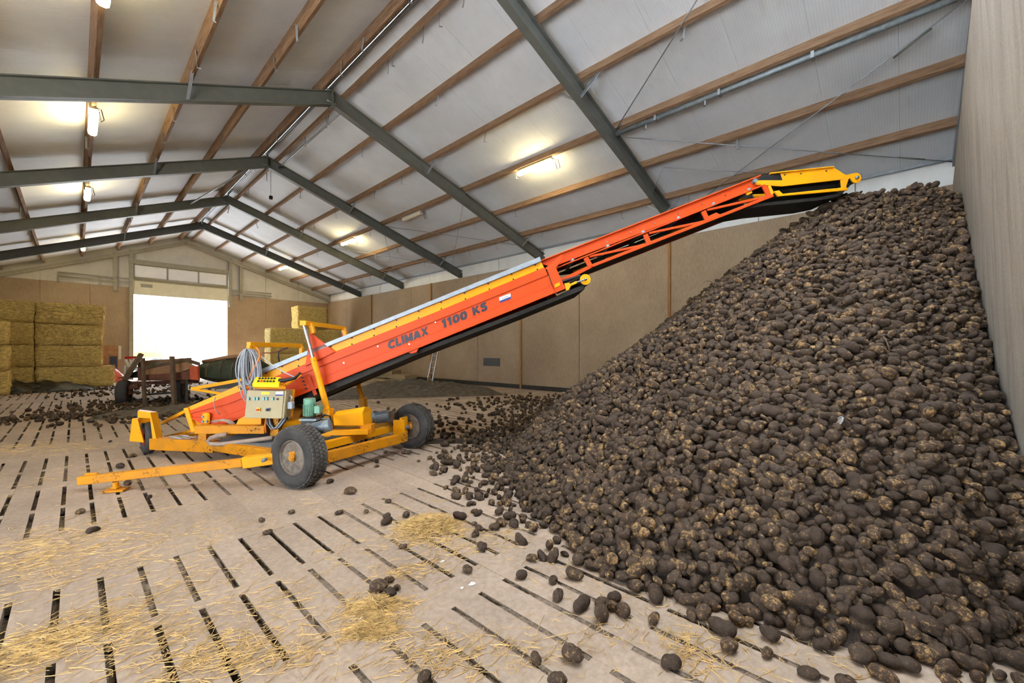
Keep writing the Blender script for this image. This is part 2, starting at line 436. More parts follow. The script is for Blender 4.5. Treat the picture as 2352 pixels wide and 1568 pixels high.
g.add([(.95, -1.0, 0), (XL-.3, -1.0, 0), (XL-.3, -1.0, 4.3), (.95, -1.0, 4.5)], [(0, 1, 2, 3)])
g.build('gable_cladding', 'gable_white', wn)
g = MB(); g.beam((XW, -.8, ztop(XW)+.02), (RX, -.8, RZ+.02), .14, .2); g.build('gable_rafter', 'galvanised', wn)

# unseen long side; its opening and posts are added to let daylight in
wl = empty('wall_left', kind='structure')
for k in range(10): MB().box((XL-.05, 8.25+2.5*k, 2.0), (.1, 2.49, 4.1)).build('wall_panel', 'fibre_board', wl)
MB().box((XL-.13, 19.3, 2.1), (.04, 24.7, 4.3)).build('outer_cladding', 'gable_white', wl)
MB().box((XL-.1, 3.0, 3.95), (.16, 8.2, .5)).build('eave_beam', 'gable_steel', wl)
for k in range(2): MB().box((XL-.05, -.9+7.8*k, 1.9), (.2, .2, 3.9)).build('added_opening_post', 'frame_steel', wl)

# far gable wall with the big door
DX0, DX1 = (2.269, 31.4, 4.774)[0], (6.693, 31.4, 4.712)[0]
wf = empty('wall_far', kind='structure')
for x0, x1 in [(XL, -3.6), (-3.6, -1.2), (-1.2, 0.55), (.55, DX0), (DX1, 8.9), (8.9, 11.0), (11.0, XW)]:
    MB().box(((x0+x1)/2, YF+.05, 2.58), (x1-x0-.012, .1, 5.16)).build('wall_panel', 'fibre_board', wf)
for x0, x1 in ((XL-.2, DX0-.02), (DX1+.02, XW+.3)):
    MB().prism([(x0, 0), (x1, 0), (x1, ztop(x1)+.3), (x0, ztop(x0)+.3)], YF+.15, YF+.19).build('outer_cladding', 'gable_white', wf)
MB().prism([(DX0-.02, 6.5), (DX1+.02, 6.5), (DX1+.02, ztop(DX1)+.3), (RX, RZ+.3), (DX0-.02, ztop(DX0)+.3)], YF+.15, YF+.19).build('outer_cladding', 'gable_white', wf)
def zr2(x): return ztop(x)+.25
for x0, x1 in [(-3.6, -1.2), (-1.2, .55), (.55, DX0), (DX1, 8.9), (8.9, 11.0), (11.0, XW+.3)]:
    z0 = 5.16
    g = MB(); g.prism([(x0+.006, z0), (x1-.006, z0), (x1-.006, max(z0+.05, zr2(x1))), (x0+.006, max(z0+.05, zr2(x0)))], YF+.1, YF+.14)
    g.build('gable_panel', 'gable_white', wf)
zh = 6.62
g = MB(); g.prism([(DX0, zh), (DX1, zh), (DX1, zr2(DX1)), (RX, zr2(RX)), (DX0, zr2(DX0))], YF+.1, YF+.14); g.build('gable_panel', 'gable_white', wf)
g = MB(); g.beam((DX0-.2, YF, zh), (DX1+.2, YF, zh), .16, .26); g.build('header_beam', 'gable_steel', wf)
for x0, zb in ((DX0-.1, 0), (DX1+.16, 4.4), (DX0-.75, 4.9), (DX1+.75, 4.9)):
    MB().box((x0, YF-.02, (zb+ztop(x0)-.1)/2), (.17, .17, ztop(x0)-.1-zb)).build('steel_post', 'gable_steel', wf)
    # posts above panel height only show there
for x0, x1, z in ((-.6, DX0-.2, 5.62), (-.6, DX0-.2, 5.42), (DX1+.2, 9.2, 5.5), (DX1+.2, 9.2, 5.32)):
    MB().tube([(x0, YF-.1, z), (x1, YF-.1, z)], .035, 8).build('pipe_rail', 'gable_steel', wf, True)
for x in (-.55, .9): MB().box((x, YF-.05, 5.4), (.08, .08, .5)).build('rail_bracket', 'gable_steel', wf)
for sgn in (0, 1):
    e = XL if sgn == 0 else XW
    g = MB(); g.beam((RX, YF-.06, RZ-.25), (e, YF-.06, ztop(e)-.25), .12, .18); g.build('gable_rafter', 'gable_steel', wf)
door = empty('door_1', (0, 0, 0), kind='structure')
for i, (z0, z1, m) in enumerate(((4.78, 5.6, 'door_sheet'),)):
    MB().box(((DX0+DX1)/2, YF+.02, (z0+z1)/2), (DX1-DX0+.1, .06, z1-z0-.01)).build('door_panel', m, door)
for k in range(3):
    w = (DX1-DX0)/3
    MB().box((DX0+w*(k+.5), YF+.06, 6.05), (w-.012, .03, .85)).build('window_pane', 'window_plastic', door)
MB().box(((DX0+DX1)/2, YF, 5.64), (DX1-DX0+.1, .1, .16)).build('door_rail', 'gable_steel', door)
for k in range(4): MB().box((DX0+(DX1-DX0)*k/3, YF+.03, 6.05), (.07, .05, .85)).build('window_mullion', 'gable_steel', door)
MB().tube([(DX0, YF-.12, 5.72), (DX1, YF-.12, 5.72)], .05, 10).build('torsion_shaft', 'gable_steel', door, True)
MB().box(((DX0+DX1)/2, YF+.05, 6.5), (DX1-DX0, .05, .1)).build('door_rail', 'gable_steel', door)
MB().box((DX0+.55, YF-.02, 5.32), (.5, .02, .18)).build('handle_plate', 'gable_steel', door)

# ceiling: insulated roof panels, timber purlins, steel frames
ceil = empty('ceiling', kind='structure')
PURL_H = .2
yy = -1.05; pw = 1.137
while yy < YF:
    for side in (0, 1):
        e = XL-.35 if side == 0 else XW+.4
        lit = 1.0 if side == 0 else 6.4                  # unseen translucent sheets over the first bay, added to brighten floor and heap
        for xa, xb, sky_ in (((RX, lit, True), (lit, e, False)) if yy < 2.0 else ((RX, e, False),)):
            q0 = [(xa, yy+.0015, ztop(xa)+PURL_H), (xb, yy+.0015, ztop(xb)+PURL_H), (xb, yy+pw-.0015, ztop(xb)+PURL_H), (xa, yy+pw-.0015, ztop(xa)+PURL_H)]
            h_ = .012 if sky_ else .06
            MB().hexa(q0, [(x, y, z+h_) for x, y, z in q0]).build('added_roof_light' if sky_ else 'roof_panel', 'added_roof_light' if sky_ else 'roof', ceil)
    yy += pw
for side in (0, 1):
    e = XL-.35 if side == 0 else XW+.4
    for xa, ya, yb2 in ((RX, 2.36, YF+.3), (1.0 if side == 0 else 6.4, -1.1, 2.36)):
        q0 = [(xa, ya, ztop(xa)+PURL_H+.07), (e, ya, ztop(e)+PURL_H+.07), (e, yb2, ztop(e)+PURL_H+.07), (xa, yb2, ztop(xa)+PURL_H+.07)]
        MB().hexa(q0, [(x, y, z+.04) for x, y, z in q0]).build('outer_roof_sheet', 'kick_strip', ceil)
purl_x = [-5.1, -3.8, -2.45, -1.1, .23, 1.6, 2.92, 4.28, 4.9, 6.1, 7.5, 9.0, 10.45, 11.9]
purlins = []
strap_me = MB().box((0, 0, -.11), (.006, .035, .24)).box((.03, 0, -.23), (.07, .035, .006)).box((-.0, .0, .03), (.012, .05, .06)).mesh('strap')
strap_me.materials.append(MAT['galvanised'])
for x in purl_x:
    z = ztop(x)+PURL_H/2; nx = SL if x < RX else -SR
    g = MB()
    g.beam((x, -.95, z), (x, YF, z), .075, PURL_H, up=(-nx, 0, 1))
    p = g.build('purlin', 'purlin_timber', ceil); purlins.append(p)
    ys = [y + rnd.uniform(-.25, .25) for y in (1.2, 3.0, 4.4, 6.6, 8.2, 9.6, 12.0, 14.0, 17.5, 19.6, 23, 25.2)]
    for y in ys:
        if rnd.random() < .3: continue
        o = bpy.data.objects.new('strap', strap_me); COL.objects.link(o); o.parent = p
        o.location = (x+(.045 if x > RX else -.045), y, ztop(x)+.02); o.rotation_euler = (rnd.uniform(-.25, .25), rnd.uniform(-.15, .15), rnd.uniform(-1.2, 1.2))
for fy_ in FRAMES:
    for side in (0, 1):
        e = XL if side == 0 else XW+.2
        sl = -SL if side == 0 else SR
        def pt(x, dz): return Vector((x, fy_, ztop(x)+dz))
        g = MB()
        dep = .36
        g.beam(pt(RX, -.012), pt(e, -.012), .17, .022, up=(sl, 0, 1) if side else (sl, 0, 1))
        g.beam(pt(RX, -dep), pt(e, -dep), .17, .022, up=(sl, 0, 1))
        g.beam(pt(RX, -dep/2), pt(e, -dep/2), .016, dep, up=(sl, 0, 1))
        g.build('steel_rafter', 'frame_steel', ceil)
    g = MB(); g.box((RX, fy_, RZ-.2), (.03, .2, .5)); g.build('ridge_plate', 'frame_steel', ceil)
    for dx, dz in ((-.06, -.02), (.06, -.02), (-.06, -.32), (.06, -.32)):
        MB().lathe([(-.12, .016), (.12, .016)], (RX+dx*.5, fy_-.06 if dx < 0 else fy_+.06, RZ+dz), (1, 0, 0), 6).build('bolt', 'galvanised', ceil)
    g = MB(); g.box((XW+.2, fy_, ztop(XW)-.62), (.1, .17, .9)); g.build('column_head', 'frame_steel', ceil)
    for x in (7.5, 1.6, 11.9):
        for sgn in (-1, 1):
            p0 = Vector((x, fy_+.05*sgn, ztop(x)-.34)); p1 = Vector((x, fy_+.55*sgn, ztop(x)+.02))
            g = MB(); g.beam(p0, p1, .05, .006); g.beam(p0+Vector((.025, 0, 0)), p1+Vector((.025, 0, 0)), .006, .05)
            g.build('fly_brace', 'galvanised', ceil)
# wind bracing and pipe in the first bays
def rod(p, q, r=.012, name='tie_rod', m='galvanised'):
    return MB().tube([p, q], r, 8).build(name, m, ceil, True)
def roofp(x, y, d=.0): return (x, y, ztop(x)+d)
rod(roofp(8.95, 5.05, -.02), roofp(4.9, -.7, -.02), .012)
rod(roofp(12.75, 5.05, -.02), roofp(9.15, -.72, -.02), .012)
rod(roofp(9.2, 5.0, -.05), roofp(12.9, -.72, -.05), .012)
for a, b in ((roofp(9.45, -.3, -.02), roofp(9.75, .15, -.02)), (roofp(12.62, -.3, -.05), roofp(12.35, .12, -.05)), (roofp(8.95, 5.0, -.02), roofp(8.87, 4.88, -.02))):
    MB().tube([a, b], .017, 8).build('turnbuckle', 'frame_steel', ceil, True)
rod(roofp(9.05, 5.1, -.055), roofp(9.05, -.8, -.055), .052, 'bracing_pipe', 'motor_grey')
for y in (4.1, 2.75, 1.2): MB().box((9.05, y, ztop(9.05)-.055), (.125, .05, .12)).build('pipe_clip', 'galvanised', ceil)
for (y0, y1) in ((10.7, 16.1), (16.1, 21.4)):
    rod(roofp(12.7, y0, -.02), roofp(9.0, y1, -.02), .01); rod(roofp(9.0, y0, -.02), roofp(12.7, y1, -.02), .01)
rod(roofp(10.6, 4.6, -.02), roofp(12.0, 2.2, -.02), .008); rod(roofp(10.6, 4.6, -.02), roofp(11.1, 5.15, -.3), .008)
rod((4.95, 10.9, RZ-.28), (4.95, 16.0, RZ-.28), .03, 'ridge_pipe', 'galvanised')
rod((4.1, 16.2, RZ-.5), (3.2, 21.3, RZ-.75), .03, 'ridge_pipe', 'galvanised')
rod((4.58, -.9, RZ+.12), (4.58, YF, RZ+.12), .05, 'ridge_pipe', 'galvanised')
for y in (5.9, 7.2, 8.6, 12, 13.6, 17.4):
    MB().tube([(4.95, y, RZ+.1), (4.97, y+.05, RZ-.25), (5.0, y+.12, RZ-.3)], .012, 6).build('pipe_hanger', 'galvanised', ceil, True)
rod((4.95, 16.9, RZ+.1), (4.95, 16.9, RZ-1.05), .006, 'pull_cord', 'cable_black')
MB().box((4.95, 16.9, RZ-1.1), (.1, .1, .12)).build('pull_switch', 'cable_black', ceil)

# fluorescent lamps under the purlins
def lamp(x, y, L, label, lit=True, drop=.0):
    z = ztop(x)-.07-drop
    t = empty('fluorescent_lamp', (x, y, z), label=label, cat='lamp', group='fluorescent lamps under the purlins')
    MB().box((0, 0, .03), (.13, L, .06)).build('housing', 'lamp_housing', t, bevel=.01)
    g = MB(); pr = [(-.075, 0), (.075, 0), (.065, -.06), (.03, -.085), (-.03, -.085), (-.065, -.06)]
    n = len(pr); y0, y1 = -L/2, L/2
    g.add([(a, y0, b) for a, b in pr]+[(a, y1, b) for a, b in pr], [tuple(range(n)), tuple(range(2*n-1, n-1, -1))]+[(i, (i+1) % n, n+(i+1) % n, n+i) for i in range(n)])
    g.build('diffuser', 'lamp_glow' if lit else 'lamp_off', t)
    for k in (-1, 1): MB().box((0, k*L*.32, .09), (.05, .03, .1)).build('bracket', 'galvanised', t)
    MB().tube([(.02, -L/2, .02), (.1, -L/2-.12, -.02), (.14, -L/2-.15, -.22), (.1, -L/2-.08, -.25), (.06, -L/2-.02, .02)], .008, 6).build('supply_cable', 'cable_black', t, True)
lamp(9.02, (9.267, 7.6, 6.97)[1]+.05, 1.25, 'glowing fluorescent lamp above the middle of the orange conveyor')
lamp(.27, 3.4+4.15, 1.25, 'glowing lamp at the top edge of the picture, nearest one over the drawbar')
lamp(.27, 12.6, 1.25, 'glowing lamp hanging between the first two steel frames over the small wheel side')
lamp(.27, 18.5, 1.25, 'glowing lamp just before the third steel frame on the straw-stack side')
lamp(.27, 28.2, 1.25, 'small glowing lamp near the far gable above the straw stack')
lamp(9.02, 19.4, 1.25, 'glowing lamp between the far frames on the fibre-board wall side')
lamp(9.02, 13.9, 1.25, 'unlit lamp with a pale cover under the purlin above the conveyor', False)
lamp(9.02, 28.4, 1.25, 'small lamp near the far corner above the stacked bales')

# ------------------------------------------------------------------ the belt conveyor (local axes: a along the belt, b away from the viewer's side, z up)
MX, MY = cy*(-2.9)+sy*6.75, -sy*(-2.9)+cy*6.75
conv = empty('belt_conveyor', (MX, MY, 0), R_(-CAM_YAW), label='long orange and yellow mobile belt conveyor pouring onto the potato heap', cat='conveyor')
B0, B1 = -.55, .62            # near and far side of the lower trough
U0, U1 = -.35, .38            # near and far side of the narrower upper boom
def part(mb, name, m, parent=conv, smooth=False, bevel=.004): return mb.build(name, m, parent, smooth, bevel)
def lerp(p, q, t): return tuple(a+(b-a)*t for a, b in zip(p, q))

TOP = [(-1.968, 0.689), (-1.239, 0.969), (0.251, 1.587), (1.755, 2.179), (3.388, 2.85)]     # orange upper edge
BOT = [(-1.89, 0.585), (-1.577, 0.442), (-0.328, 0.926), (1.891, 1.811), (3.544, 2.479)] # orange lower edge
def strip(f0, f1):
    up = [lerp(t, b, f0) for t, b in zip(TOP, BOT)]; dn = [lerp(t, b, f1) for t, b in zip(TOP, BOT)]
    return up + dn[::-1]
for side, (b, sg) in enumerate(((B0, 1), (B1, -1))):
    g = MB()
    g.prism(strip(0, .30), b, b+.05*sg); g.prism(strip(.30, .34), b+.02*sg, b+.05*sg)
    g.prism(strip(.34, .70), b+.014*sg, b+.05*sg); g.prism(strip(.70, .74), b+.006*sg, b+.05*sg); g.prism(strip(.74, 1), b, b+.05*sg)
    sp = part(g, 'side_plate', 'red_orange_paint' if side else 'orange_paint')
    if side == 0: near_plate = sp
    # flange along the lower edge
    g = MB()
    for p, q in zip(BOT[1:-1], BOT[2:]): g.beam((p[0], b-.012*sg, p[1]), (q[0], b-.012*sg, q[1]), .03, .025)
    part(g, 'edge_flange', 'orange_paint')
    # yellow raised side board
    YT = [(-1.968, 0.754), (-1.076, 1.144), (-0.849, 1.255), (0.251, 1.711), (1.755, 2.309), (3.336, 2.934)]
    YB = [(-1.968, 0.689), (-1.076, 1.034), (-0.849, 1.131), (0.251, 1.587), (1.755, 2.179), (3.382, 2.85)]
    g = MB(); g.prism(YT + YB[::-1], b+.012*sg, b+.04*sg); yb = part(g, 'side_board', 'yellow_paint')
    bolt_me = MB().lathe([(-.008, .011), (.008, .011)], (0, 0, 0), (0, 1, 0), 6).mesh('bolt'); bolt_me.materials.append(MAT['black_plastic'])
    for i in range(14):
        t = i/13*.96+.02; j = 2+min(2, int(t*3)); tt = t*3-min(2, int(t*3))
        for fr in (.12, .86):
            pa = lerp(lerp(YT[j], YB[j], fr), lerp(YT[j+1], YB[j+1], fr), tt)
            o = mk('bolt', bolt_me, None, yb); o.location = (pa[0], b+.008*sg, pa[1])
    # grey gutter rail on top
    g = MB()
    GT = [(-0.914, 1.297), (0.251, 1.769), (1.755, 2.374), (3.317, 3.006)]; GB = [(-0.914, 1.223), (0.251, 1.704), (1.755, 2.309), (3.336, 2.934)]
    g.prism(GT+GB[::-1], b-.03*sg, b+.035*sg); part(g, 'gutter_rail', 'galvanised')
# trough floor belt and the return belt underneath
bt = [(-1.89, 0.65), (0.251, 1.47), (1.755, 2.062), (3.935, 2.758)]
g = MB(); g.prism(bt + [(a, z-.03) for a, z in bt[::-1]], B0+.05, B1-.05); part(g, 'trough_belt', 'belt_rubber')
rb = [(-1.499, 0.403), (-0.263, 0.865), (1.462, 1.561), (2.991, 2.147), (4, 2.557)]
g = MB(); g.prism([(a, z+.05) for a, z in rb] + [(a, z-.02) for a, z in rb[::-1]], B0+.08, B1-.08); part(g, 'return_belt', 'belt_rubber')
lb = [(-1.109, 0.63), (-0.263, 0.975), (1.462, 1.665), (1.494, 1.561), (-0.263, 0.819), (-1.044, 0.494)]
g = MB(); g.prism(lb, B0+.06, B0+.12); g.prism(lb, B1-.12, B1-.06); part(g, 'belt_guard', 'belt_rubber')
g = MB(); g.prism([(1.299, 1.6), (1.533, 1.698), (1.475, 1.58), (1.397, 1.561)], B0-.01, B0+.03); part(g, 'lug', 'orange_paint')
fr = [(1.494, 1.607), (3.642, 2.472)]
g = MB(); g.beam((fr[0][0], B1-.1, fr[0][1]), (fr[1][0], B1-.1, fr[1][1]), .05, .07); part(g, 'far_rail', 'dark_red_paint')
# end frame of the trough
g = MB(); g.prism([(3.427, 2.817), (3.544, 2.869), (3.7, 2.531), (3.551, 2.466)], B0-.02, B0+.06); part(g, 'end_frame', 'orange_paint')
g = MB(); g.prism([(3.427, 2.817), (3.544, 2.869), (3.7, 2.531), (3.551, 2.466)], B1-.06, B1+.02); part(g, 'end_frame', 'orange_paint')
g = MB(); g.prism([(3.531, 2.589), (3.609, 2.628), (3.622, 2.576), (3.544, 2.537)], B0-.035, B0-.02); part(g, 'bracket_plate', 'yellow_paint')
g = MB(); g.prism([(3.395, 2.837), (3.648, 3.051), (3.661, 2.98), (3.557, 2.843), (3.46, 2.797)], B0+.0, B0+.06); part(g, 'corner_flap', 'orange_paint')
# end roller with tensioner
rc = (4, -0.55, 2.674)
g = MB(); g.lathe([(0, .085), (B1-B0-.1, .085)], (rc[0], B0+.05, rc[2]), (0, 1, 0), 20); er = part(g, 'end_roller', 'belt_rubber', smooth='auto', bevel=0)
for b in (B0+.02, B1-.04):
    g = MB(); g.lathe([(0, .08), (.02, .08)], (rc[0], b, rc[2]), (0, 1, 0), 20); part(g, 'roller_flange', 'yellow_paint', er, 'auto', 0)
g = MB(); g.lathe([(0, .02), (.03, .02)], (rc[0], B0-.01, rc[2]), (0, 1, 0), 10); part(g, 'hub', 'chrome', er, 'auto', 0)
g = MB(); g.prism([(3.681, 2.609), (3.759, 2.622), (3.779, 2.57), (3.746, 2.511), (3.707, 2.505)], B0-.01, B0+.02); g.beam((3.746, -0.55, 2.576)[:1]+(B0+.005,)+(3.746, -0.55, 2.576)[2:], (3.876, -0.55, 2.635)[:1]+(B0+.005,)+(3.876, -0.55, 2.635)[2:], .02, .035)
part(g, 'tensioner_arm', 'yellow_paint')
g = MB(); g.tube([((3.863, -0.55, 2.628)[0], B0+.0, (3.863, -0.55, 2.628)[2]), (rc[0], B0+.0, rc[2])], .012, 8); part(g, 'tensioner_screw', 'galvanised', smooth='auto', bevel=0)
bl = [(3.681, 2.628), (3.902, 2.719), (4.045, 2.745), (4.078, 2.674), (4.045, 2.615), (3.707, 2.472), (3.551, 2.394), (3.551, 2.42), (3.707, 2.498), (4.006, 2.615), (4.032, 2.667), (4.006, 2.719), (3.915, 2.693), (3.694, 2.602)]
g = MB(); g.prism(bl, B0+.08, B1-.08); part(g, 'belt_loop', 'belt_rubber')

# lettering and stickers on the near plate
STROKES = {                      # heavy block capitals as centre lines in a unit-high cell: (width, [polylines])
    'C': (.86, [[(.80, .74), (.70, .86), (.55, .90), (.38, .88), (.22, .76), (.14, .56), (.14, .42), (.22, .23), (.38, .12), (.55, .10), (.70, .14), (.80, .26)]]),
    'L': (.66, [[(.13, 1), (.13, .10), (.66, .10)]]), 'I': (.26, [[(.13, 1), (.13, 0)]]),
    'M': (.98, [[(.12, 0), (.12, .98)], [(.86, 0), (.86, .98)], [(.15, .93), (.49, .12)], [(.83, .93), (.49, .12)]]),
    'A': (.88, [[(.10, 0), (.40, .93)], [(.78, 0), (.48, .93)], [(.24, .27), (.64, .27)]]),
    'X': (.84, [[(.11, 0), (.73, 1)], [(.11, 1), (.73, 0)]]),
    '1': (.50, [[(.32, 0), (.32, 1)], [(.30, .86), (.06, .72)]]),
    '0': (.74, [[(.37, .90), (.22, .84), (.14, .66), (.13, .5), (.14, .34), (.22, .16), (.37, .10), (.52, .16), (.60, .34), (.61, .5), (.60, .66), (.52, .84), (.37, .90)]]),
    'K': (.86, [[(.13, 0), (.13, 1)], [(.16, .42), (.72, 1)], [(.34, .56), (.74, 0)]]),
    'S': (.76, [[(.64, .76), (.54, .88), (.37, .91), (.20, .86), (.14, .72), (.22, .60), (.40, .53), (.58, .44), (.64, .29), (.56, .15), (.38, .09), (.20, .13), (.10, .27)]])}
def lettering(txt, p, q, h, parent, bb, m='lettering_ink', gap=.10, shear=.22, sw=.14):
    total = sum(STROKES[ch][0]+gap for ch in txt)-gap
    L = math.hypot(q[0]-p[0], q[1]-p[1]); ang = math.atan2(q[1]-p[1], q[0]-p[0]); sx = (L-h*shear*.5)/total
    g = MB(); x0 = 0; lay = 0
    def place(u, w): 
        a = u*sx+w*h*shear; z = w*h
        return (p[0]+a*math.cos(ang)-z*math.sin(ang), p[1]+a*math.sin(ang)+z*math.cos(ang))
    for ch in txt:
        wd, lines = STROKES[ch]
        for ln in lines:
            for k, ((u0, w0), (u1, w1)) in enumerate(zip(ln[:-1], ln[1:])):
                d = math.hypot(u1-u0, w1-w0); ex, ez = (u1-u0)/d, (w1-w0)/d; lay += 1
                e0 = .04 if k else 0; e1 = .04 if k < len(ln)-2 else 0
                c = [(u0-ex*e0-ez*sw, w0-ez*e0+ex*sw), (u1+ex*e1-ez*sw, w1+ez*e1+ex*sw), (u1+ex*e1+ez*sw, w1+ez*e1-ex*sw), (u0-ex*e0+ez*sw, w0-ez*e0-ex*sw)]
                c = [(min(max(a, 0), wd), min(max(b, 0), 1)) for a, b in c]
                g.prism([place(x0+a, b) for a, b in c], bb-.004-.00004*(lay % 5), bb)
        x0 += wd+gap
    return g.build('lettering', m, parent)
T0, T1, T2, T3, T4, T5 = [(1.052, 1.62), (1.663, 1.854), (1.859, 1.938), (2.249, 2.095), (2.321, 2.127), (2.549, 2.225)]
lettering('CLIMAX', T0, T1, .122, near_plate, B0+.012)
lettering('1100', T2, T3, .122, near_plate, B0+.012)
lettering('KS', T4, T5, .122, near_plate, B0+.012)
st = [(2.705, 2.4), (2.874, 2.466), (2.887, 2.387), (2.724, 2.322)]
def quad(p, b, m, name, parent, t=.002):
    g = MB(); g.prism(list(p), b-t, b); return part(g, name, m, parent, bevel=0)
quad(st, B0+.012, 'sticker_white', 'sticker', near_plate)
quad([lerp(st[0], st[3], .62), lerp(st[1], st[2], .62), st[2], st[3]], B0+.009, 'sticker_blue', 'sticker', near_plate)
mid = [lerp(lerp(st[0], st[3], .45), lerp(st[1], st[2], .45), t) for t in (.2, .32, .4, .5, .6, .8)]
MB().tube([(p[0], B0+.009, p[1]+d) for p, d in zip(mid, (0, .012, -.004, .008, .004, .006))], .004, 5).build('sticker_mark', 'sticker_blue', near_plate)
# row of dark adjuster slots
for i in range(7):
    p = (.0221*i, 0, -.056*i); p = tuple(u+w for u, w in zip(p, (-0.263, -0.55, 1.262)))
    MB().box((p[0], B0-.003, p[2]), (.034, .012, .018)).build('adjuster_slot', 'black_plastic', near_plate)
for p in [(-0.165, -0.55, 1.431), (-0.022, -0.55, 1.34), (0.388, -0.55, 1.424), (0.896, -0.55, 1.672), (1.755, -0.55, 2.03), (3.46, -0.55, 2.583), (1.364, -0.55, 1.704)]:
    o = mk('bolt', bolt_me.copy(), None, near_plate); o.data.materials.clear(); o.data.materials.append(MAT['chrome']); o.location = (p[0], B0, p[2])
g = MB(); g.prism([(-0.172, 1.21), (-0.12, 1.236), (-0.003, 0.956), (-0.055, 0.93)], B0-.012, B0); part(g, 'joint_strap', 'orange_paint', near_plate)

# tail end: posts, drum and feed hopper
for b, sg in ((B0, 1), (B1, -1)):
    g = MB(); g.prism([(-2, 0.747), (-1.935, 0.76), (-1.825, 0.403), (-1.883, 0.383)], b-.02*sg, b+.06*sg); part(g, 'tail_post', 'yellow_paint')
    g = MB(); g.prism([(-1.942, 0.598), (-1.59, 0.533), (-1.584, 0.39), (-1.838, 0.403)], b+.03*sg, b+.06*sg); part(g, 'tail_cover', 'worn_yellow_paint')
    p = (-1.649, -0.55, 0.598)
    g = MB(); g.box((p[0], b-.03*sg, p[2]), (.11, .05, .17)); tb = part(g, 'tail_bearing', 'yellow_paint', bevel=.02)
    for dx, dz in ((-.03, .03), (.03, -.04), (-.03, -.04)):
        o = mk('bolt', bolt_me.copy(), None, tb); o.data.materials.clear(); o.data.materials.append(MAT['motor_grey']); o.location = (p[0]+dx, b-.06*sg, p[2]+dz); o.scale = (1.6,)*3
dc = (-1.812, -0.55, 0.52); g = MB(); g.lathe([(0, .11), (B1-B0-.12, .11)], (dc[0], B0+.06, dc[2]), (0, 1, 0), 20); part(g, 'tail_drum', 'belt_rubber', smooth='auto', bevel=0)
g = MB(); g.box((-1.851, -0.55, 0.422)[:1]+(.03,)+(-1.851, -0.55, 0.422)[2:], (.1, B1-B0, .06)); part(g, 'tail_cross_member', 'red_orange_paint')
h0 = (-2.894, 0.75, 0.915); h1 = (-1.934, 0.75, 1.088); h2 = [(-0.849, 1.236), (-1.955, 0.741)]
g = MB(); g.hexa([(h0[0], h0[1], h0[2]), (h1[0], h1[1], h1[2]), (h2[0][0], B1, h2[0][1]), (h2[1][0]+.5, B1, h2[1][1]+.2)], [(h0[0], h0[1]+.03, h0[2]), (h1[0], h1[1]+.03, h1[2]), (h2[0][0], B1+.03, h2[0][1]), (h2[1][0]+.5, B1+.03, h2[1][1]+.2)])
part(g, 'hopper_wing', 'belt_rubber')
g = MB(); g.beam(h0, h1, .05, .06); part(g, 'hopper_rim', 'yellow_paint')
g = MB(); g.beam(h0, (h2[1][0]+.35, B1, h2[1][1]), .04, .04); part(g, 'hopper_strut', 'yellow_paint')
g = MB(); g.beam((-2.923, 0.15, 0.398), (-2.303, -0.15, 0.637), .05, .05); part(g, 'steering_rod', 'yellow_paint')
g = MB(); g.beam((-2.865, 0.15, 0.173), (-2.241, -0.05, 0.32), .05, .04); part(g, 'steering_rod', 'worn_yellow_paint')

# lift: gussets, cross bar, cylinders
for b, sg in ((B0, 1), (B1, -1)):
    g = MB(); g.prism([(-0.113, 1.919), (-0.055, 1.841), (0.264, 1.587), (-0.178, 1.372), (-0.139, 1.639)], b-.03*sg, b+.01*sg); part(g, 'gusset_plate', 'orange_paint')
xb = (-0.148, -0.65, 2.01); XBa = xb[0]; XBz = xb[2]
g = MB(); g.beam((XBa, B0-.16, XBz), (XBa, B1+.16, XBz), .09, .07); part(g, 'cross_bar', 'yellow_paint')
for b in (B0-.02, B1+.02):
    g = MB(); g.beam((XBa+.05, b, XBz-.0), (XBa+.09, b, XBz-.15), .07, .06); part(g, 'bar_lug', 'yellow_paint')
cb = (0.207, -0.67, 0.7); ct = (-0.017, -0.67, 1.504)
for b in (B0-.12, B1+.12):
    g = MB(); g.tube([(cb[0], b, cb[2]), (ct[0], b, ct[2])], .043, 16); cyl = part(g, 'hydraulic_cylinder', 'yellow_paint', smooth='auto', bevel=0)
    g = MB(); g.tube([(ct[0], b, ct[2]), (XBa+.0, b, XBz-.03)], .026, 12); part(g, 'piston_rod', 'chrome', cyl, 'auto', 0)
    g = MB(); g.beam((cb[0]+.0, b, cb[2]+.06), (cb[0]+.02, b, .36), .1, .16, up=(0, 1, 0)); part(g, 'cylinder_foot', 'yellow_paint', cyl)

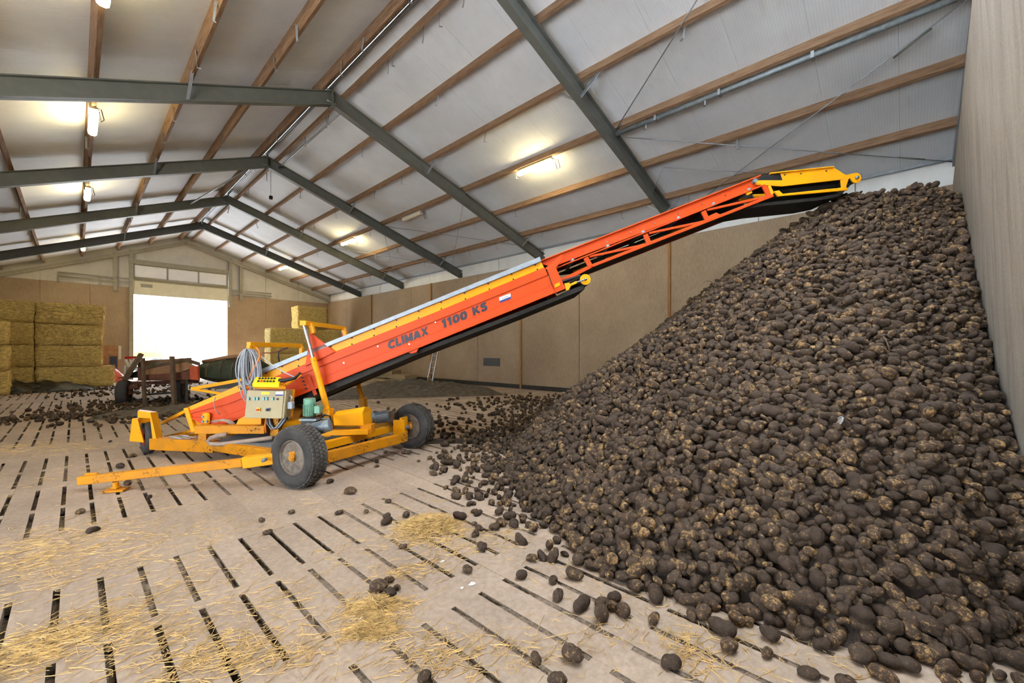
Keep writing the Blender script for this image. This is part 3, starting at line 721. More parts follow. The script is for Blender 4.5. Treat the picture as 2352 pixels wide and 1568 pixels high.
# upper boom: channel, truss, belts
UT = [(3.296, 2.97), (6.729, 4.301)]; UL = [(3.579, 2.876), (6.79, 4.159)]; UBt = [(3.632, 2.708), (4.129, 2.937), (6.924, 4.018)]; UBb = [(3.646, 2.635), (4.129, 2.883), (6.931, 3.978)]
for side, (b, sg) in enumerate(((U0, 1), (U1, -1))):
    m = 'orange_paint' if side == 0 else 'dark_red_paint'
    g = MB(); g.prism([UT[0], UT[1], UL[1], lerp(UT[0], UL[0], .8)], b+.012*sg, b+.04*sg)
    g.beam((UT[0][0], b, UT[0][1]), (UT[1][0], b, UT[1][1]), .05, .02); g.beam((UL[0][0], b, UL[0][1]), (UL[1][0], b, UL[1][1]), .05, .02)
    ch = part(g, 'boom_channel', m)
    for i in range(9):
        pa = lerp(lerp(UT[0], UL[0], .5), lerp(UT[1], UL[1], .5), .06+.11*i)
        o = mk('bolt', bolt_me.copy(), None, ch); o.data.materials.clear(); o.data.materials.append(MAT['chrome']); o.location = (pa[0], b+.008*sg, pa[1])
    g = MB(); g.beam((UBt[1][0], b, (UBt[1][1]+UBb[1][1])/2), (UBt[2][0], b, (UBt[2][1]+UBb[2][1])/2), .045, .045); part(g, 'lower_chord', m)
    g = MB(); g.prism([UBt[0], UBt[1], UBb[1], UBb[0]], b-.01, b+.02); part(g, 'chord_plate', m)
    PA = [(4.035, 3.038), (4.956, 3.4), (5.849, 3.756), (6.783, 4.153)]; PB = [(4.116, 2.897), (5.016, 3.253), (5.916, 3.609), (6.87, 3.992)]
    for a, c2 in zip(PA, PB):
        g = MB(); g.beam((a[0], b, a[1]), (c2[0], b, c2[1]), .03, .075, up=(1, 0, .4)); part(g, 'truss_post', m)
    for i in range(3):
        g = MB(); g.beam((PA[i][0]+.06, b+.01*sg, PA[i][1]+.02), (PB[i+1][0], b+.01*sg, PB[i+1][1]-.0), .035, .035); part(g, 'truss_diagonal', m)
    gp = [(5.91, 3.602), (5.936, 3.683), (6.051, 3.736), (6.125, 3.696), (6.017, 3.649)]
    g = MB(); g.prism(gp, b-.008, b+.008); part(g, 'truss_gusset', m)
g = MB(); g.prism([(6.481, 4.052), (6.588, 4.086), (6.608, 4.039), (6.528, 3.998)], U0-.01, U0+.01); part(g, 'guide_plate', 'yellow_paint')
ub = [(3.33, 2.917), (6.729, 4.233)]
g = MB(); g.prism([ub[0], ub[1], (ub[1][0], ub[1][1]-.02), (ub[0][0], ub[0][1]-.02)], U0+.04, U1-.04); part(g, 'boom_belt', 'belt_rubber')
ur = [(3.632, 2.715), (6.958, 4.052)]
g = MB(); g.prism([ur[0], ur[1], (ur[1][0], ur[1][1]-.02), (ur[0][0], ur[0][1]-.02)], U0+.06, U1-.06); part(g, 'boom_return_belt', 'belt_rubber')
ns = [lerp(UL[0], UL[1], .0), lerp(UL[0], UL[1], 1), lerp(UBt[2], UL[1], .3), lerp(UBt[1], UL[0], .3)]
g = MB(); g.prism(ns, U1-.07, U1-.05); part(g, 'added_dark_sheet', 'belt_rubber', bevel=0)  # added dark sheet, puts shade into the see-through boom interior
for i in range(6):
    t = .08+.17*i; p = lerp(UL[0], UL[1], t); q = lerp(UBt[1], UBt[2], t)
    g = MB(); g.lathe([(0, .03), (U1-U0, .03)], (p[0], U0, p[1]+.02), (0, 1, 0), 10); part(g, 'idler_roller', 'motor_grey', smooth='auto', bevel=0)
    if i < 4:
        g = MB(); g.beam((p[0]+.1, U1-.1, p[1]-.04), (p[0]+.75, U1-.1, p[1]+.2), .02, .035); part(g, 'inner_stay', 'worn_yellow_paint')
# yellow swivel head at the discharge end
hp = [(7.031, 4.334), (7.838, 4.435), (7.965, 4.354), (8.039, 4.307), (7.992, 4.24), (7.052, 4.133), (6.655, 4.159), (6.642, 4.227), (7.065, 4.227)]
hb = [(6.864, 4.327), (7.838, 4.428)]
for side, (b, sg) in enumerate(((U0-.02, 1), (U1+.02, -1))):
    g = MB(); g.prism(hp, b, b+.02*sg); g.beam((hb[0][0], b, hb[0][1]), (hb[1][0], b, hb[1][1]), .05, .018)
    hd = part(g, 'head_plate', 'yellow_paint')
    for p in [(7.092, -0.35, 4.307), (7.34, -0.35, 4.327), (7.73, -0.35, 4.368)]:
        o = mk('bolt', bolt_me, None, hd); o.location = (p[0], b-.003*sg, p[2])
    g = MB(); g.prism([(6.736, 4.301), (7.031, 4.334), (7.065, 4.227), (6.669, 4.227)], b+.002, b+.012); part(g, 'rubber_flap', 'black_plastic', hd)
    p = (6.628, -0.35, 4.213); g = MB(); g.lathe([(-.03, .032), (.03, .032)], (p[0], b, p[2]), (0, 1, 0), 14); part(g, 'pivot_pin', 'motor_grey', hd, 'auto', 0)
    f0, f1, f2, f3 = ((6.951, -0.35, 4.059), (7.025, -0.35, 3.992), (8.046, -0.35, 4.099), (8.006, -0.35, 4.233))
    g = MB(); g.prism([(6.931, 4.059), (7.005, 4.072), (7.065, 4.018), (8.032, 4.119), (8.066, 4.106), (8.066, 4.072), (6.991, 3.978)], b-.005, b+.025)
    g.prism([(7.959, 4.233), (8.079, 4.254), (8.039, 4.126), (8.066, 4.086), (7.985, 4.065)], b-.005, b+.025); part(g, 'head_frame', 'yellow_paint')
    g = MB(); g.prism([(6.837, 4.139), (6.877, 4.146), (6.931, 4.032), (6.89, 3.998)], b-.005, b+.025); part(g, 'hinge_plate', 'yellow_paint')
    g = MB(); g.prism([(7.992, 4.301), (8.167, 4.334), (8.221, 4.327), (8.234, 4.287), (8.066, 4.247), (7.999, 4.24)], b, b+.015); part(g, 'pulley_bracket', 'yellow_paint')
pc = (8.187, -0.35, 4.26)
g = MB(); g.lathe([(0, .062), (U1-U0-.02, .062)], (pc[0], U0+.01, pc[2]), (0, 1, 0), 20); hpul = part(g, 'head_pulley', 'belt_rubber', smooth='auto', bevel=0)
for b in (U0-.03, U1+.01):
    g = MB(); g.lathe([(0, .078), (.02, .078)], (pc[0], b, pc[2]), (0, 1, 0), 24); part(g, 'pulley_disc', 'yellow_paint', hpul, 'auto', 0)
g = MB(); g.lathe([(0, .025), (.04, .025)], (pc[0], U0-.06, pc[2]), (0, 1, 0), 10); part(g, 'axle_nut', 'motor_grey', hpul, 'auto', 0)
hl = [(6.729, 4.294), (7.999, 4.354), (8.18, 4.314), (8.227, 4.267), (8.194, 4.207), (7.999, 4.005), (7.697, 3.945), (6.823, 3.857), (6.353, 3.777), (6.353, 3.817), (6.837, 3.911), (7.697, 3.998), (7.979, 4.052), (8.153, 4.227), (8.18, 4.267), (8.147, 4.287), (7.999, 4.321), (6.743, 4.26)]
g = MB(); g.prism(hl, U0+.05, U1-.05); part(g, 'head_belt', 'belt_rubber')
g = MB(); g.prism([(7.078, 4.126), (7.965, 4.22), (7.965, 4.126), (7.078, 4.018)], U0+.1, U1-.1); part(g, 'head_belt_box', 'black_plastic')

# hanger frame for the cables
ha = (-0.923, -0.65, 1.696)
g = MB(); g.beam((ha[0], B0-.18, ha[2]), (ha[0], B1+.14, ha[2]), .06, .075); part(g, 'hanger_bar', 'yellow_paint')
g = MB(); g.beam((ha[0]+.03, B0-.12, ha[2]), (ha[0]+.03, B0-.12, 1.05), .045, .045); part(g, 'hanger_post', 'yellow_paint')
g = MB(); g.beam((ha[0]+.03, B1+.1, ha[2]), (ha[0]+.03, B1+.1, 1.05), .06, .06); part(g, 'hanger_post', 'yellow_paint')
g = MB(); g.box((ha[0]+.02, B0-.2, ha[2]-.05), (.05, .05, .07)); part(g, 'cable_hook', 'yellow_paint')
crs = random.Random(3)
for i in range(22):
    w = crs.uniform(.02, .11); L = crs.uniform(.5, .78); off = crs.uniform(-.05, .06); bb = B0-.2+crs.uniform(-.06, .06)
    pts = []
    for k in range(19):
        t = k/18*2*math.pi
        pts.append((ha[0]+.02+off*math.sin(t/2)+w*math.sin(t)*(1+.3*math.sin(t/2)), bb+.04*math.sin(t), ha[2]-.06-L*(1-math.cos(t))/2))
    MB().tube(pts, .0075, 6).build('cable_loop', 'cable_grey', conv, True)
pts = [(-0.803, -0.75, 1.657), (-0.759, -0.75, 1.6), (-0.747, -0.75, 1.524), (-0.791, -0.75, 1.417), (-0.872, -0.75, 1.291), (-0.917, -0.75, 1.184), (-0.942, -0.75, 1.052), (-0.954, -0.75, 0.932)]
MB().tube(pts, .011, 8).build('orange_cable', 'cable_orange', conv, True)
pts = [(-0.74, -0.73, 1.524), (-0.582, -0.73, 1.398), (-0.436, -0.73, 1.309), (-0.31, -0.73, 1.246), (-0.259, -0.73, 1.221)]
MB().tube(pts, .008, 8).build('signal_cable', 'cable_grey', conv, True)
pts = [(-1.498, 0.55, 1.569), (-1.345, 0.55, 1.569), (-1.207, 0.55, 1.6), (-1.069, 0.55, 1.646)]
MB().tube(pts, .008, 8).build('red_cable', 'dark_red_paint', conv, True)
pts = [(-1.192, 0.55, 1.401), (-1.215, 0.55, 1.493), (-1.207, 0.55, 1.585), (-1.146, 0.55, 1.638), (-1.046, 0.55, 1.654)]
MB().tube(pts, .012, 8).build('black_cable', 'cable_black', conv, True)

# beige control cabinet
cbx = [(-0.789, 1.054), (-0.246, 1.048), (-0.279, 0.66), (-0.828, 0.669)]; b0 = -.97
g = MB(); g.prism(cbx, b0, b0+.19); cab = part(g, 'control_cabinet', 'beige_enamel', bevel=.006)
g = MB(); g.prism([lerp(cbx[0], cbx[1], .012), lerp(cbx[0], cbx[1], .955), lerp(cbx[3], cbx[2], .955), lerp(cbx[3], cbx[2], .012)], b0-.012, b0); part(g, 'cabinet_door', 'beige_enamel', cab)
g = MB(); g.prism([(-0.261, 1.051), (-0.225, 1.048), (-0.255, 0.66), (-0.279, 0.66)], b0+.17, b0+.2); part(g, 'back_plate', 'yellow_paint', cab)
for a, z in [(-0.758, 0.939), (-0.677, 0.939), (-0.634, 0.939), (-0.549, 0.939), (-0.507, 0.939), (-0.425, 0.939)]:
    MB().box((a, b0-.022, z), (.028, .02, .04)).build('rocker_switch', 'lamp_teal', cab)
    MB().box((a, b0-.014, z), (.036, .006, .048)).build('switch_bezel', 'motor_grey', cab)
a, z = [(-0.358, 0.933)][0]; MB().lathe([(0, .014), (.012, .014)], (a, b0-.024, z), (0, 1, 0), 12).build('push_button', 'black_plastic', cab)
for (a, z), m1, m2 in zip([(-0.622, 0.787), (-0.488, 0.787)], ('bright_yellow', 'motor_grey'), ('red_plastic', 'black_plastic')):
    a, z = a, z; MB().box((a, b0-.02, z), (.05, .016, .05)).build('main_switch_plate', m1, cab)
    k = MB().lathe([(0, .018), (.022, .016)], (a, b0-.05, z), (0, 1, 0), 12).build('main_switch_knob', m2, cab)
quad([(-0.582, 1.033), (-0.467, 1.03), (-0.473, 0.996), (-0.589, 0.999)], b0-.012, 'sticker_yellow', 'sticker', cab)
quad([(-0.382, 1.036), (-0.279, 1.036), (-0.282, 0.999), (-0.388, 0.999)], b0-.012, 'sticker_white', 'sticker', cab)
quad([(-0.388, 0.996), (-0.282, 0.996), (-0.285, 0.978), (-0.391, 0.978)], b0-.012, 'sticker_blue', 'sticker', cab)
p = (-0.223, -0.87, 0.835)
g = MB(); g.box((p[0], b0+.08, p[2]), (.07, .08, .1)); part(g, 'socket_box', 'cable_grey', cab, bevel=.008)
MB().tube([(p[0], b0+.08, p[2]+.05), (p[0]+.015, b0+.08, p[2]+.11), (p[0]-.03, b0+.1, p[2]+.14)], .012, 8).build('socket_cable', 'cable_grey', cab, True)
for i in range(4):
    pts = [(x+.019*i, y, z) for x, y, z in [(-0.622, -0.8, 0.651), (-0.61, -0.8, 0.563), (-0.56, -0.8, 0.488), (-0.485, -0.8, 0.501), (-0.416, -0.8, 0.588), (-0.373, -0.8, 0.651)]]
    MB().tube(pts, .012, 8).build('loom_cable', 'cable_black' if i % 2 else 'cable_grey', conv, True)
MB().tube([(-0.599, -0.85, 0.634), (-0.611, -0.85, 0.535), (-0.599, -0.85, 0.436)], .012, 8).build('orange_cable', 'cable_orange', conv, True)
g = MB(); g.box((cbx[2][0]-.25, b0+.25, .62), (.12, .1, .5)); part(g, 'cabinet_stand', 'worn_yellow_paint')
# yellow hand console above it
c0 = [(-0.717, -0.9, 1.235), (-0.358, -0.9, 1.235), (-0.273, -1.1, 1.149), (-0.641, -1.1, 1.155)]
c1 = [(x+(.0), y+.01, z-.05) for x, y, z in c0]
g = MB(); g.hexa(c0, c1); con = part(g, 'hand_console', 'bright_yellow', bevel=.006)
g = MB(); g.hexa([(x, y, z-.01) for x, y, z in c1], [(-0.637, -0.9, 1.109), (-0.287, -0.9, 1.109), (-0.205, -1.05, 1.079), (-0.57, -1.05, 1.079)]); part(g, 'console_cradle', 'yellow_paint')
def ctop(u, v):
    p = lerp(lerp(c0[0], c0[1], u), lerp(c0[3], c0[2], u), v); return p
for r_, v in enumerate((.28, .68)):
    for i in range(6):
        p = ctop(.2+i*.115, v)
        m = 'red_plastic' if (r_ == 1 and i == 1) else 'black_plastic'
        MB().lathe([(0, .017), (.02, .012)], (p[0], p[1], p[2]-.002), (0, -.35, 1), 10).build('console_knob', m, con)
p = ctop(.97, .5)
g = MB(); g.tube([p, (p[0]+.06, p[1], p[2]+.0), (p[0]+.2, p[1]+.03, p[2]+.03), (p[0]+.24, p[1]+.1, p[2]+.1)], [.03, .028, .022, .016], 10); part(g, 'cable_gland', 'cable_black', con, True, 0)
g = MB(); g.beam((-0.327, -0.85, 1.117), (-0.212, -0.65, 1.254), .05, .03); part(g, 'console_arm', 'yellow_paint')

# chassis
WAX = Vector((.403, .915, 0))
def W(lat, fwd, z=0): return (lat+2.9, fwd-6.75, z)
w1, w2 = Vector(W(-2.52, 4.91, .36)), Vector(W(-1.645, 6.9, .36))
def wheel(c, name):
    g = MB(); R, w = .36, .125
    prof = [(-w*.78, .2), (-w*.98, .23), (-w*1.02, .28), (-w*.95, .325), (-w*.72, .352), (-w*.3, R), (w*.3, R), (w*.72, .352), (w*.95, .325), (w*1.02, .28), (w*.98, .23), (w*.78, .2)]
    g.lathe(prof, c, WAX, 40, closed=True)
    wh = part(g, name, 'tyre_side', smooth=True, bevel=0)
    # tread blocks
    t = MB(); ax = WAX.normalized(); a = ax.orthogonal().normalized(); b = ax.cross(a)
    for i in range(48):
        an = 2*math.pi*i/48
        for j, off in enumerate((-.085, -.045, 0, .045, .085)):
            an2 = an + (.06 if j % 2 else 0); rr = R-.001 if abs(off) < .06 else .347
            u = a*math.cos(an2)+b*math.sin(an2); tt = ax.cross(u)
            M = Matrix((ax, tt, u)).transposed()
            t.box(Vector(c)+ax*off+u*rr, (.036, .036, .014), M)
    tag(part(t, 'tread_blocks', 'tyre_rubber', wh, bevel=0), kind='stuff')
    for sg in (-1, 1):
        r = MB(); r.lathe([(.078*sg, .2), (.1*sg, .205), (.105*sg, .195), (.085*sg, .18), (.04*sg, .165), (.03*sg, .07), (.03*sg, .0)], c, WAX, 32)
        rim = part(r, 'rim', 'rusty_rim', wh, 'auto', 0)
        h = MB(); h.lathe([(.03*sg, .05), (.1*sg, .048), (.12*sg, .03), (.12*sg, 0)], c, WAX, 16); part(h, 'hub', 'worn_yellow_paint', rim, 'auto', 0)
        h = MB(); u = Vector(c)+WAX*.07*sg; h.beam(u+Vector((-.06, .02, .04)), u+Vector((.03, -.01, .06)), .035, .035); part(h, 'hub_lock', 'worn_yellow_paint', rim)
        for k in range(6):
            an = k*math.pi/3; q = Vector(c)+WAX*.035*sg+(a*math.cos(an)+b*math.sin(an))*.1
            MB().lathe([(0, .012), (.02*sg, .012)], q, WAX, 6).build('wheel_nut', 'rusty_rim', rim)
    return wh
wheel(w1, 'wheel'); wheel(w2, 'wheel')
# axle beam and inner parallel beam
g = MB(); g.beam((0.562, -1.7, 0.291), (1.216, -0.2, 0.246), .1, .13); part(g, 'axle_beam', 'worn_yellow_paint')
g = MB(); g.beam((0.383, -1.25, 0.341), (0.901, 0.15, 0.318), .1, .1); part(g, 'inner_beam', 'yellow_paint')
g = MB(); g.box(Vector((0.558, -1.69, 0.384))+Vector((-.03, .02, .0)), (.12, .04, .26), Matrix.Rotation(.4, 3, 'Z')); part(g, 'hub_plate', 'yellow_paint')
for pc_, sz in (((1.1, -0.13, 0.377), (.2, .05, .24)), ((1.149, -0.05, 0.383), (.05, .16, .3))):
    g = MB(); g.box(pc_, sz, Matrix.Rotation(-.35, 3, 'Z')); part(g, 'hub_plate', 'yellow_paint')
for a_, b_ in ((w1, w1+WAX*.3), (w2-WAX*.3, w2)):
    g = MB(); g.tube([a_, b_], .035, 10); part(g, 'axle_shaft', 'motor_grey', smooth=True, bevel=0)
# frame towards the caster
c_corner, c_left = (-1.412, -0.7, 0.216), (-2.592, -0.4, 0.187)
g = MB(); g.beam(c_left, c_corner, .12, .17); part(g, 'chassis_beam', 'worn_yellow_paint')
g = MB(); g.beam(c_corner, (-0.126, -1.45, 0.276), .1, .13); part(g, 'chassis_beam', 'worn_yellow_paint')
g = MB(); g.beam(c_left, (-1.949, 0.75, 0.191), .1, .14); part(g, 'chassis_beam', 'worn_yellow_paint')
g = MB(); g.beam((-1.949, 0.75, 0.191), (0.909, 0.25, 0.358), .1, .14); part(g, 'chassis_beam', 'worn_yellow_paint')
dk = [(-1.357, -0.75, 0.315), (-0.138, -1.35, 0.33), (0.93, 0.05, 0.322), (-1.36, 0.55, 0.305)]
g = MB(); g.hexa([(x, y, .3) for x, y, z in dk], [(x, y, .31) for x, y, z in dk]); deck = part(g, 'deck_plate', 'tread_plate', bevel=0)
# slewing frame above the deck
g = MB(); g.beam((-1.615, -0.8, 0.482), (-0.622, -0.8, 0.482), .12, .115); part(g, 'slewing_beam', 'worn_yellow_paint')
g = MB(); g.beam((-0.596, -0.65, 0.441), (-0.298, -0.35, 0.532), .1, .1); part(g, 'slewing_beam', 'yellow_paint')
g = MB(); g.beam((0.164, -0.8, 0.432), (0.834, -0.75, 0.441), .14, .07); part(g, 'slewing_beam', 'yellow_paint')
g = MB(); g.box((-1.62, -0.65, 0.364), (.12, .1, .16)); part(g, 'slewing_pedestal', 'worn_yellow_paint')
g = MB(); g.prism([(-1.099, 0.529), (-1.061, 0.611), (-0.967, 0.662), (-0.728, 0.662), (-0.728, 0.529)], -.75, -.6); part(g, 'pivot_bracket', 'yellow_paint')
g = MB(); g.beam((-0.947, -0.8, 0.482), (cbx[2][0]+.3, .5, .5), .1, .1); part(g, 'cross_member', 'worn_yellow_paint')
g = MB(); g.prism([(-0.539, 0.754), (-0.361, 0.686), (-0.416, 0.536), (-0.566, 0.515)], -.3, -.1); part(g, 'pump_guard', 'worn_yellow_paint')
# caster: fork, arm, small wheel
cc = Vector(W(-5.70, 6.5, .26))
CAX = Vector((.62, .78, 0)).normalized()
g = MB(); g.lathe([(-.05, .13), (-.068, .17), (-.065, .23), (-.04, .258), (.04, .258), (.065, .23), (.068, .17), (.05, .13)], cc, CAX, 32, closed=True); cw = part(g, 'caster_wheel', 'tyre_side', smooth=True, bevel=0)
for sg in (-1, 1):
    g = MB(); g.lathe([(.045*sg, .135), (.06*sg, .13), (.03*sg, .06), (.06*sg, .04), (.06*sg, 0)], cc, CAX, 24); part(g, 'caster_rim', 'red_rim', cw, 'auto', 0)
g = MB(); g.hexa([(-2.873, -0.45, 0.575), (-2.787, -0.45, 0.575), (-2.694, -0.45, 0.211), (-2.913, -0.45, 0.231)], [(-2.906, -0.4, 0.56), (-2.819, -0.4, 0.56), (-2.719, -0.4, 0.207), (-2.946, -0.4, 0.227)]); part(g, 'fork_plate', 'yellow_paint')
g = MB(); g.beam((-2.871, -0.43, 0.539), (-2.756, -0.25, 0.515), .1, .07); part(g, 'fork_crown', 'yellow_paint')
g = MB(); g.hexa([(-2.787, -0.45, 0.694), (-2.595, -0.45, 0.668), (-2.595, -0.45, 0.575), (-2.787, -0.45, 0.588)], [(-2.951, -0.23, 0.683), (-2.678, -0.23, 0.649), (-2.678, -0.23, 0.546), (-2.951, -0.23, 0.567)]); part(g, 'caster_arm', 'yellow_paint')
g = MB(); g.hexa([(-2.609, -0.45, 0.668), (-2.595, -0.45, 0.668), (-2.479, -0.47, 0.249), (-2.545, -0.47, 0.249)], [(-2.661, -0.25, 0.645), (-2.654, -0.25, 0.645), (-2.565, -0.25, 0.215), (-2.572, -0.25, 0.215)]); part(g, 'caster_arm', 'yellow_paint')
# drawbar lying towards the viewer's left
p, q = Vector((-2.046, -2, 0.119)), Vector((-0.268, -1.85, 0.288)); r2 = Vector((0.052, -1.78, 0.322))
g = MB(); g.beam(p, q, .09, .095); db = part(g, 'drawbar', 'worn_yellow_paint', bevel=.006)
g = MB(); g.beam(q, r2, .11, .13); part(g, 'drawbar_socket', 'yellow_paint', db)
g = MB(); g.tube([Vector((0.009, -1.85, 0.33))+Vector((0, -.09, 0)), Vector((0.009, -1.85, 0.33))+Vector((0, -.03, 0))], .022, 10); part(g, 'socket_pin', 'motor_grey', db, 'auto', 0)
s0 = Vector((-1.637, -2, 0.005)); s0.z = .012
g = MB(); g.tube([(s0.x, s0.y, .012), (s0.x, s0.y, .1)], .03, 10); g.box((s0.x, s0.y, .04), (.07, .07, .02)); part(g, 'stand_leg', 'worn_yellow_paint', db)
g = MB(); g.box(s0, (.2, .15, .02), Matrix.Rotation(.3, 3, 'Z')); part(g, 'stand_foot', 'worn_yellow_paint', db)
g = MB(); g.beam(p+Vector((.02, .04, .05)), p+Vector((.16, .04, .06)), .03, .04); part(g, 'drawbar_eye', 'worn_yellow_paint', db)

# motors
def motor(base, axis, L, r, m, fins=True, name='electric_motor'):
    ax = Vector(axis).normalized(); base = Vector(base)
    g = MB(); g.lathe([(0, r*.7), (.02, r), (L*.72, r), (L*.74, r*1.06), (L*.97, r*1.06), (L, r*.9)], base, ax, 24); mo = part(g, name, m, smooth='auto', bevel=0)
    a = ax.orthogonal().normalized(); b = ax.cross(a)
    for k in range(22):
        an = k*2*math.pi/22; u = a*math.cos(an)+b*math.sin(an); t = ax.cross(u)
        f = MB(); f.box(base+ax*(L*.36)+u*(r*1.05), (L*.62, .005, r*.18), Matrix((ax, t, u)).transposed()); part(f, 'cooling_fin', m, mo, bevel=0)
    return mo
p = Vector((0.069, -0.95, 0.687)); mo = motor(p, (0, 0, 1), .255, .075, 'motor_green')
g = MB(); g.box((0.214, -1, 0.791), (.075, .09, .1)); part(g, 'terminal_box', 'motor_green', mo)
g = MB(); g.box(Vector((0.081, -0.95, 0.65)), (.24, .16, .03)); part(g, 'pump_plate', 'motor_grey')
g = MB(); g.box(Vector((0.081, -0.95, 0.577)), (.2, .15, .13)); part(g, 'oil_tank', 'black_plastic')
motor((0.44, -1.7, 0.635), (.85, .1, .22), .25, .07, 'motor_grey')
g = MB(); g.box((0.379, -1.65, 0.642), (.1, .14, .12), Matrix.Rotation(.3, 3, 'Y')); part(g, 'gear_case', 'motor_grey', bevel=.02)
motor((0.895, 0, 0.544), (-.85, -.3, -.08), .3, .085, 'motor_grey')
g = MB(); g.box((0.93, 0.05, 0.522), (.12, .16, .18)); part(g, 'gear_case', 'hopper_post', bevel=.02)
g = MB(); g.hexa([(0.352, -0.85, 0.683), (0.74, -0.75, 0.706), (0.756, -0.75, 0.52), (0.367, -0.85, 0.541)], [(0.25, -0.5, 0.668), (0.747, -0.4, 0.707), (0.767, -0.4, 0.507), (0.276, -0.5, 0.524)])
g.hexa([(0.352, -0.85, 0.683), (0.74, -0.75, 0.706), (0.747, -0.4, 0.707), (0.25, -0.5, 0.668)], [(0.364, -0.77, 0.728), (0.743, -0.67, 0.786), (0.744, -0.47, 0.756), (0.31, -0.55, 0.715)])
part(g, 'gearbox_cover', 'yellow_paint', bevel=.006)
g = MB(); g.box((0.781, -0.65, 0.46), (.16, .18, .14)); part(g, 'gearbox_base', 'worn_yellow_paint')
for i in range(4):
    MB().tube([(x-.008*i*k, y+.02*i, z-.008*i*k) for k, (x, y, z) in zip((0, 1, .5, 1, 0, 0), [(0.252, -1.03, 0.675), (0.312, -1.03, 0.729), (0.378, -1.03, 0.705), (0.414, -1.03, 0.627), (0.378, -1.03, 0.531), (0.33, -1.03, 0.483)])], .009, 8).build('hydraulic_hose', 'cable_black', conv, True)
MB().tube([(-0.048, -0.85, 0.646), (0.138, -0.85, 0.64), (0.324, -0.85, 0.634)], .014, 8).build('hydraulic_pipe', 'motor_grey', conv, True)
# hose loop and rubbish on the deck
pts = [(-1.128, -0.9, 0.421), (-1.251, -0.9, 0.409), (-1.349, -0.9, 0.372), (-1.386, -0.9, 0.329), (-1.343, -0.9, 0.292), (-1.22, -0.9, 0.286), (-1.005, -0.9, 0.31), (-0.76, -0.9, 0.341), (-0.483, -0.9, 0.378)]
MB().tube(pts, .032, 12).build('suction_hose', 'hose_brown', conv, True)
for k in range(7):
    l0 = Vector((-2.256, -0.5, 0.314))+Vector((.072*k, rnd.uniform(-.05, .05), rnd.uniform(-.01, .02))); MB().tube([l0, l0+Vector((rnd.uniform(.2, .36), -.1, rnd.uniform(-.02, .02)))], .01, 6).build('loose_rod', 'hose_brown' if k % 2 else 'cable_grey', deck, True)
for k in range(6):
    MB().tube([Vector(q_)+Vector((.013*k, 0, rnd.uniform(-.012, .012))) for q_ in [(-1.452, -0.75, 0.58), (-1.357, -0.75, 0.605), (-1.231, -0.75, 0.586), (-1.168, -0.75, 0.542)]], .008, 6).build('rope_strand', 'hose_brown', conv, True)
MB().tube([(-1.07, -0.65, 1.139), (-1.031, -0.65, 1.062), (-1.089, -0.65, 1.043), (-1.121, -0.65, 1.075), (-1.07, -0.65, 1.037)], .014, 6).build('latch', 'hopper_post', conv, True)
MB().tube([(-1.475, -0.63, 0.919), (-1.507, -0.63, 0.836), (-1.475, -0.63, 0.739), (-1.41, -0.63, 0.662)], .007, 6).build('wire', 'hose_brown', conv, True)

# ------------------------------------------------------------------ potatoes
def ico(sub):
    bm = bmesh.new(); bmesh.ops.create_icosphere(bm, subdivisions=sub, radius=1)
    v = np.array([p.co[:] for p in bm.verts]); f = np.array([[q.index for q in t.verts] for t in bm.faces]); bm.free(); return v, f
ICO = {1: ico(1), 2: ico(2), 3: ico(3), 4: ico(4)}
def potato_shape(seed, sub):
    r = np.random.default_rng(seed); v, f = ICO[sub]
    L, Wd, Hh = r.uniform(1.05, 1.5), r.uniform(.84, 1.0), r.uniform(.74, .9)
    p = v*np.array([L, Wd, Hh])
    d = np.zeros(len(v))
    for _ in range(6):
        k = r.normal(size=3)*r.uniform(.8, 2.6); d += np.sin(v@k+r.uniform(0, 6.28))*r.uniform(.012, .045)
    p = p*(1+d)[:, None]
    p[:, 2] += r.uniform(-.14, .14)*(p[:, 0]**2-.4)          # bent like a kidney
    p[:, 1:] *= (1+r.uniform(-.16, .16)*v[:, 0])[:, None]    # one end thicker
    if r.random() < .5: p[:, 1:] *= (1-.16*np.exp(-(v[:, 0]-r.uniform(-.2, .2))**2/.06))[:, None]
    return p, f
NV = 14
def rand_rots(n, flat=.5):
    ang = rng.uniform(0, 2*np.pi, n); tilt = rng.normal(0, flat, n); roll = rng.uniform(0, 2*np.pi, n)
    ca, sa, ct, st_, cr, sr = np.cos(ang), np.sin(ang), np.cos(tilt), np.sin(tilt), np.cos(roll), np.sin(roll)
    Rz = np.zeros((n, 3, 3)); Rz[:, 0, 0] = ca; Rz[:, 0, 1] = -sa; Rz[:, 1, 0] = sa; Rz[:, 1, 1] = ca; Rz[:, 2, 2] = 1
    Ry = np.zeros((n, 3, 3)); Ry[:, 0, 0] = ct; Ry[:, 0, 2] = st_; Ry[:, 2, 0] = -st_; Ry[:, 2, 2] = ct; Ry[:, 1, 1] = 1
    Rx = np.zeros((n, 3, 3)); Rx[:, 0, 0] = 1; Rx[:, 1, 1] = cr; Rx[:, 1, 2] = -sr; Rx[:, 2, 1] = sr; Rx[:, 2, 2] = cr
    return Rz@Ry@Rx
def scatter_mesh(pos, rad, rot, sub, seed0):
    vs, fs, o = [], [], 0
    kind = rng.integers(0, NV, len(pos))
    for k in range(NV):
        idx = np.where(kind == k)[0]
        if not len(idx): continue
        p, f = potato_shape(seed0+k, sub)
        q = np.einsum('nij,vj->nvi', rot[idx], p)*rad[idx][:, None, None]+pos[idx][:, None, :]
        vs.append(q.reshape(-1, 3)); n = len(idx)
        fs.append((f[None]+(np.arange(n)*len(p))[:, None, None]).reshape(-1, 3)+o); o += n*len(p)
    return np.concatenate(vs), np.concatenate(fs)

